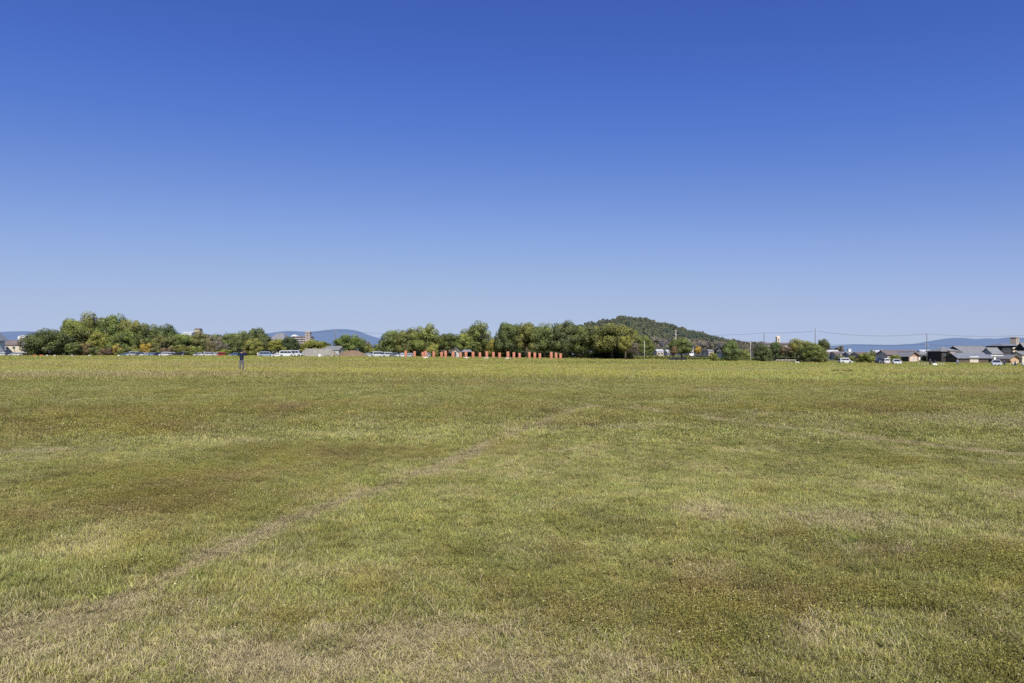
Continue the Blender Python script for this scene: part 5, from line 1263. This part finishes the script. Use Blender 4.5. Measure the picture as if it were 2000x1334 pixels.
for xx in xs_:
    q = MB(); z0 = gz(xx + wx(36, 174), 174); q.tube([(xx, 0, z0 - .2), (xx, 0, z0 + .8)], .035, 6); q.build('stake', M['brick'], o)
q = MB(); q.tube([(xx, 0, gz(xx + wx(36, 174), 174) + .66) for xx in xs_], .03, 5); q.build('rope', M['woodb'], o)
# plain black upright panel on posts, white posts in front
o = empty('black_screen', (wx(1324, 205), 205, gz(wx(1324, 205), 205))); tag(o, 'low black upright screen under the bushy green tree', 'screen')
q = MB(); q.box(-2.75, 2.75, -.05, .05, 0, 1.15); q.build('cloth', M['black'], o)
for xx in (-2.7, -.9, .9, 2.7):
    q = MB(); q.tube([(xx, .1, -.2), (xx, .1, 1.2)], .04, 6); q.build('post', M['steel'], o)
for i, px in enumerate((1308, 1317, 1326, 1335)):
    q = MB(); q.tube([(0, 0, -.2), (0, 0, .42), (0, 0, .47)], [.11, .11, .05], 8); place(q, 'white_post', M['white'], px, 196, 'short white marker post in front of the black screen', 'marker post', group='white marker posts before the black screen')
# white rail and slab by the thicket
o = empty('guard_rail', (wx(1535, 215), 215, gz(wx(1535, 215), 215))); tag(o, 'white guard rail beside the grey pink bare tree', 'guard rail')
q = MB(); q.box(-3.1, 3.1, -.05, .05, .62, .84); q.build('rail', M['stone'], o)
for xx in (-3.1, -1, 1, 3.1):
    q = MB(); q.box(xx - .06, xx + .06, .05, .15, -.2, .9); q.build('post', M['white'], o)
q = MB(); q.add([(-.7, -.4, 0), (.7, -.4, 0), (.8, .4, 0), (-.6, .4, 0), (-.6, -.3, .35), (.55, -.3, .42), (.6, .3, .4), (-.5, .3, .32)], [(0, 3, 2, 1), (4, 5, 6, 7), (0, 1, 5, 4), (1, 2, 6, 5), (2, 3, 7, 6), (3, 0, 4, 7)]); place(q, 'white_slab', M['white'], 1555, 178, 'white concrete slab at the foot of the thicket', 'slab', yaw=12, dz=.12)
q = MB(); q.add([(-5, -3, .0), (5, -3, 0), (5, 3, 0), (-5, 3, 0), (-4.4, -2, .22), (4.4, -2, .22), (4.4, 2, .22), (-4.4, 2, .22)], [(4, 5, 6, 7), (0, 1, 5, 4), (1, 2, 6, 5), (2, 3, 7, 6), (3, 0, 4, 7)]); x = wx(1537, 208); o = q.build('path', M['stone']); o.location = (x, 208, gz(x, 208)); tag(o, 'bare grey turning patch under the grey pink tree', None, kind='structure')
for i, px in enumerate((1795, 1801, 1806, 1812, 1833, 1838, 1843)):
    q = MB(); q.tube([(0, 0, -.2), (0, 0, .55), (0, 0, .6)], [.07, .07, .03], 8); place(q, 'white_stake', M['white'], px, 165 - .1 * i, 'short white stake in the row edging the grass before the houses', 'stake', group='white stakes before the houses')
# tall green weeds out on the field
for px, py, hw, lab in ((1632, 727, 8, 'dark green weed clump on the tall grass before the white wagon'), (1655, 726, 12, 'larger spreading weed clump on the grass before the white wagon')):
    Y = 62.; X = wx(px, Y); o = link('weed_clump', CR['b0']); r = hw / F * Y; o.location = (X, Y, gz(X, Y) - .05); o.scale = (r, r, .42); o.color = (.36, .38, .11, 1); tag(o, lab, 'weeds')
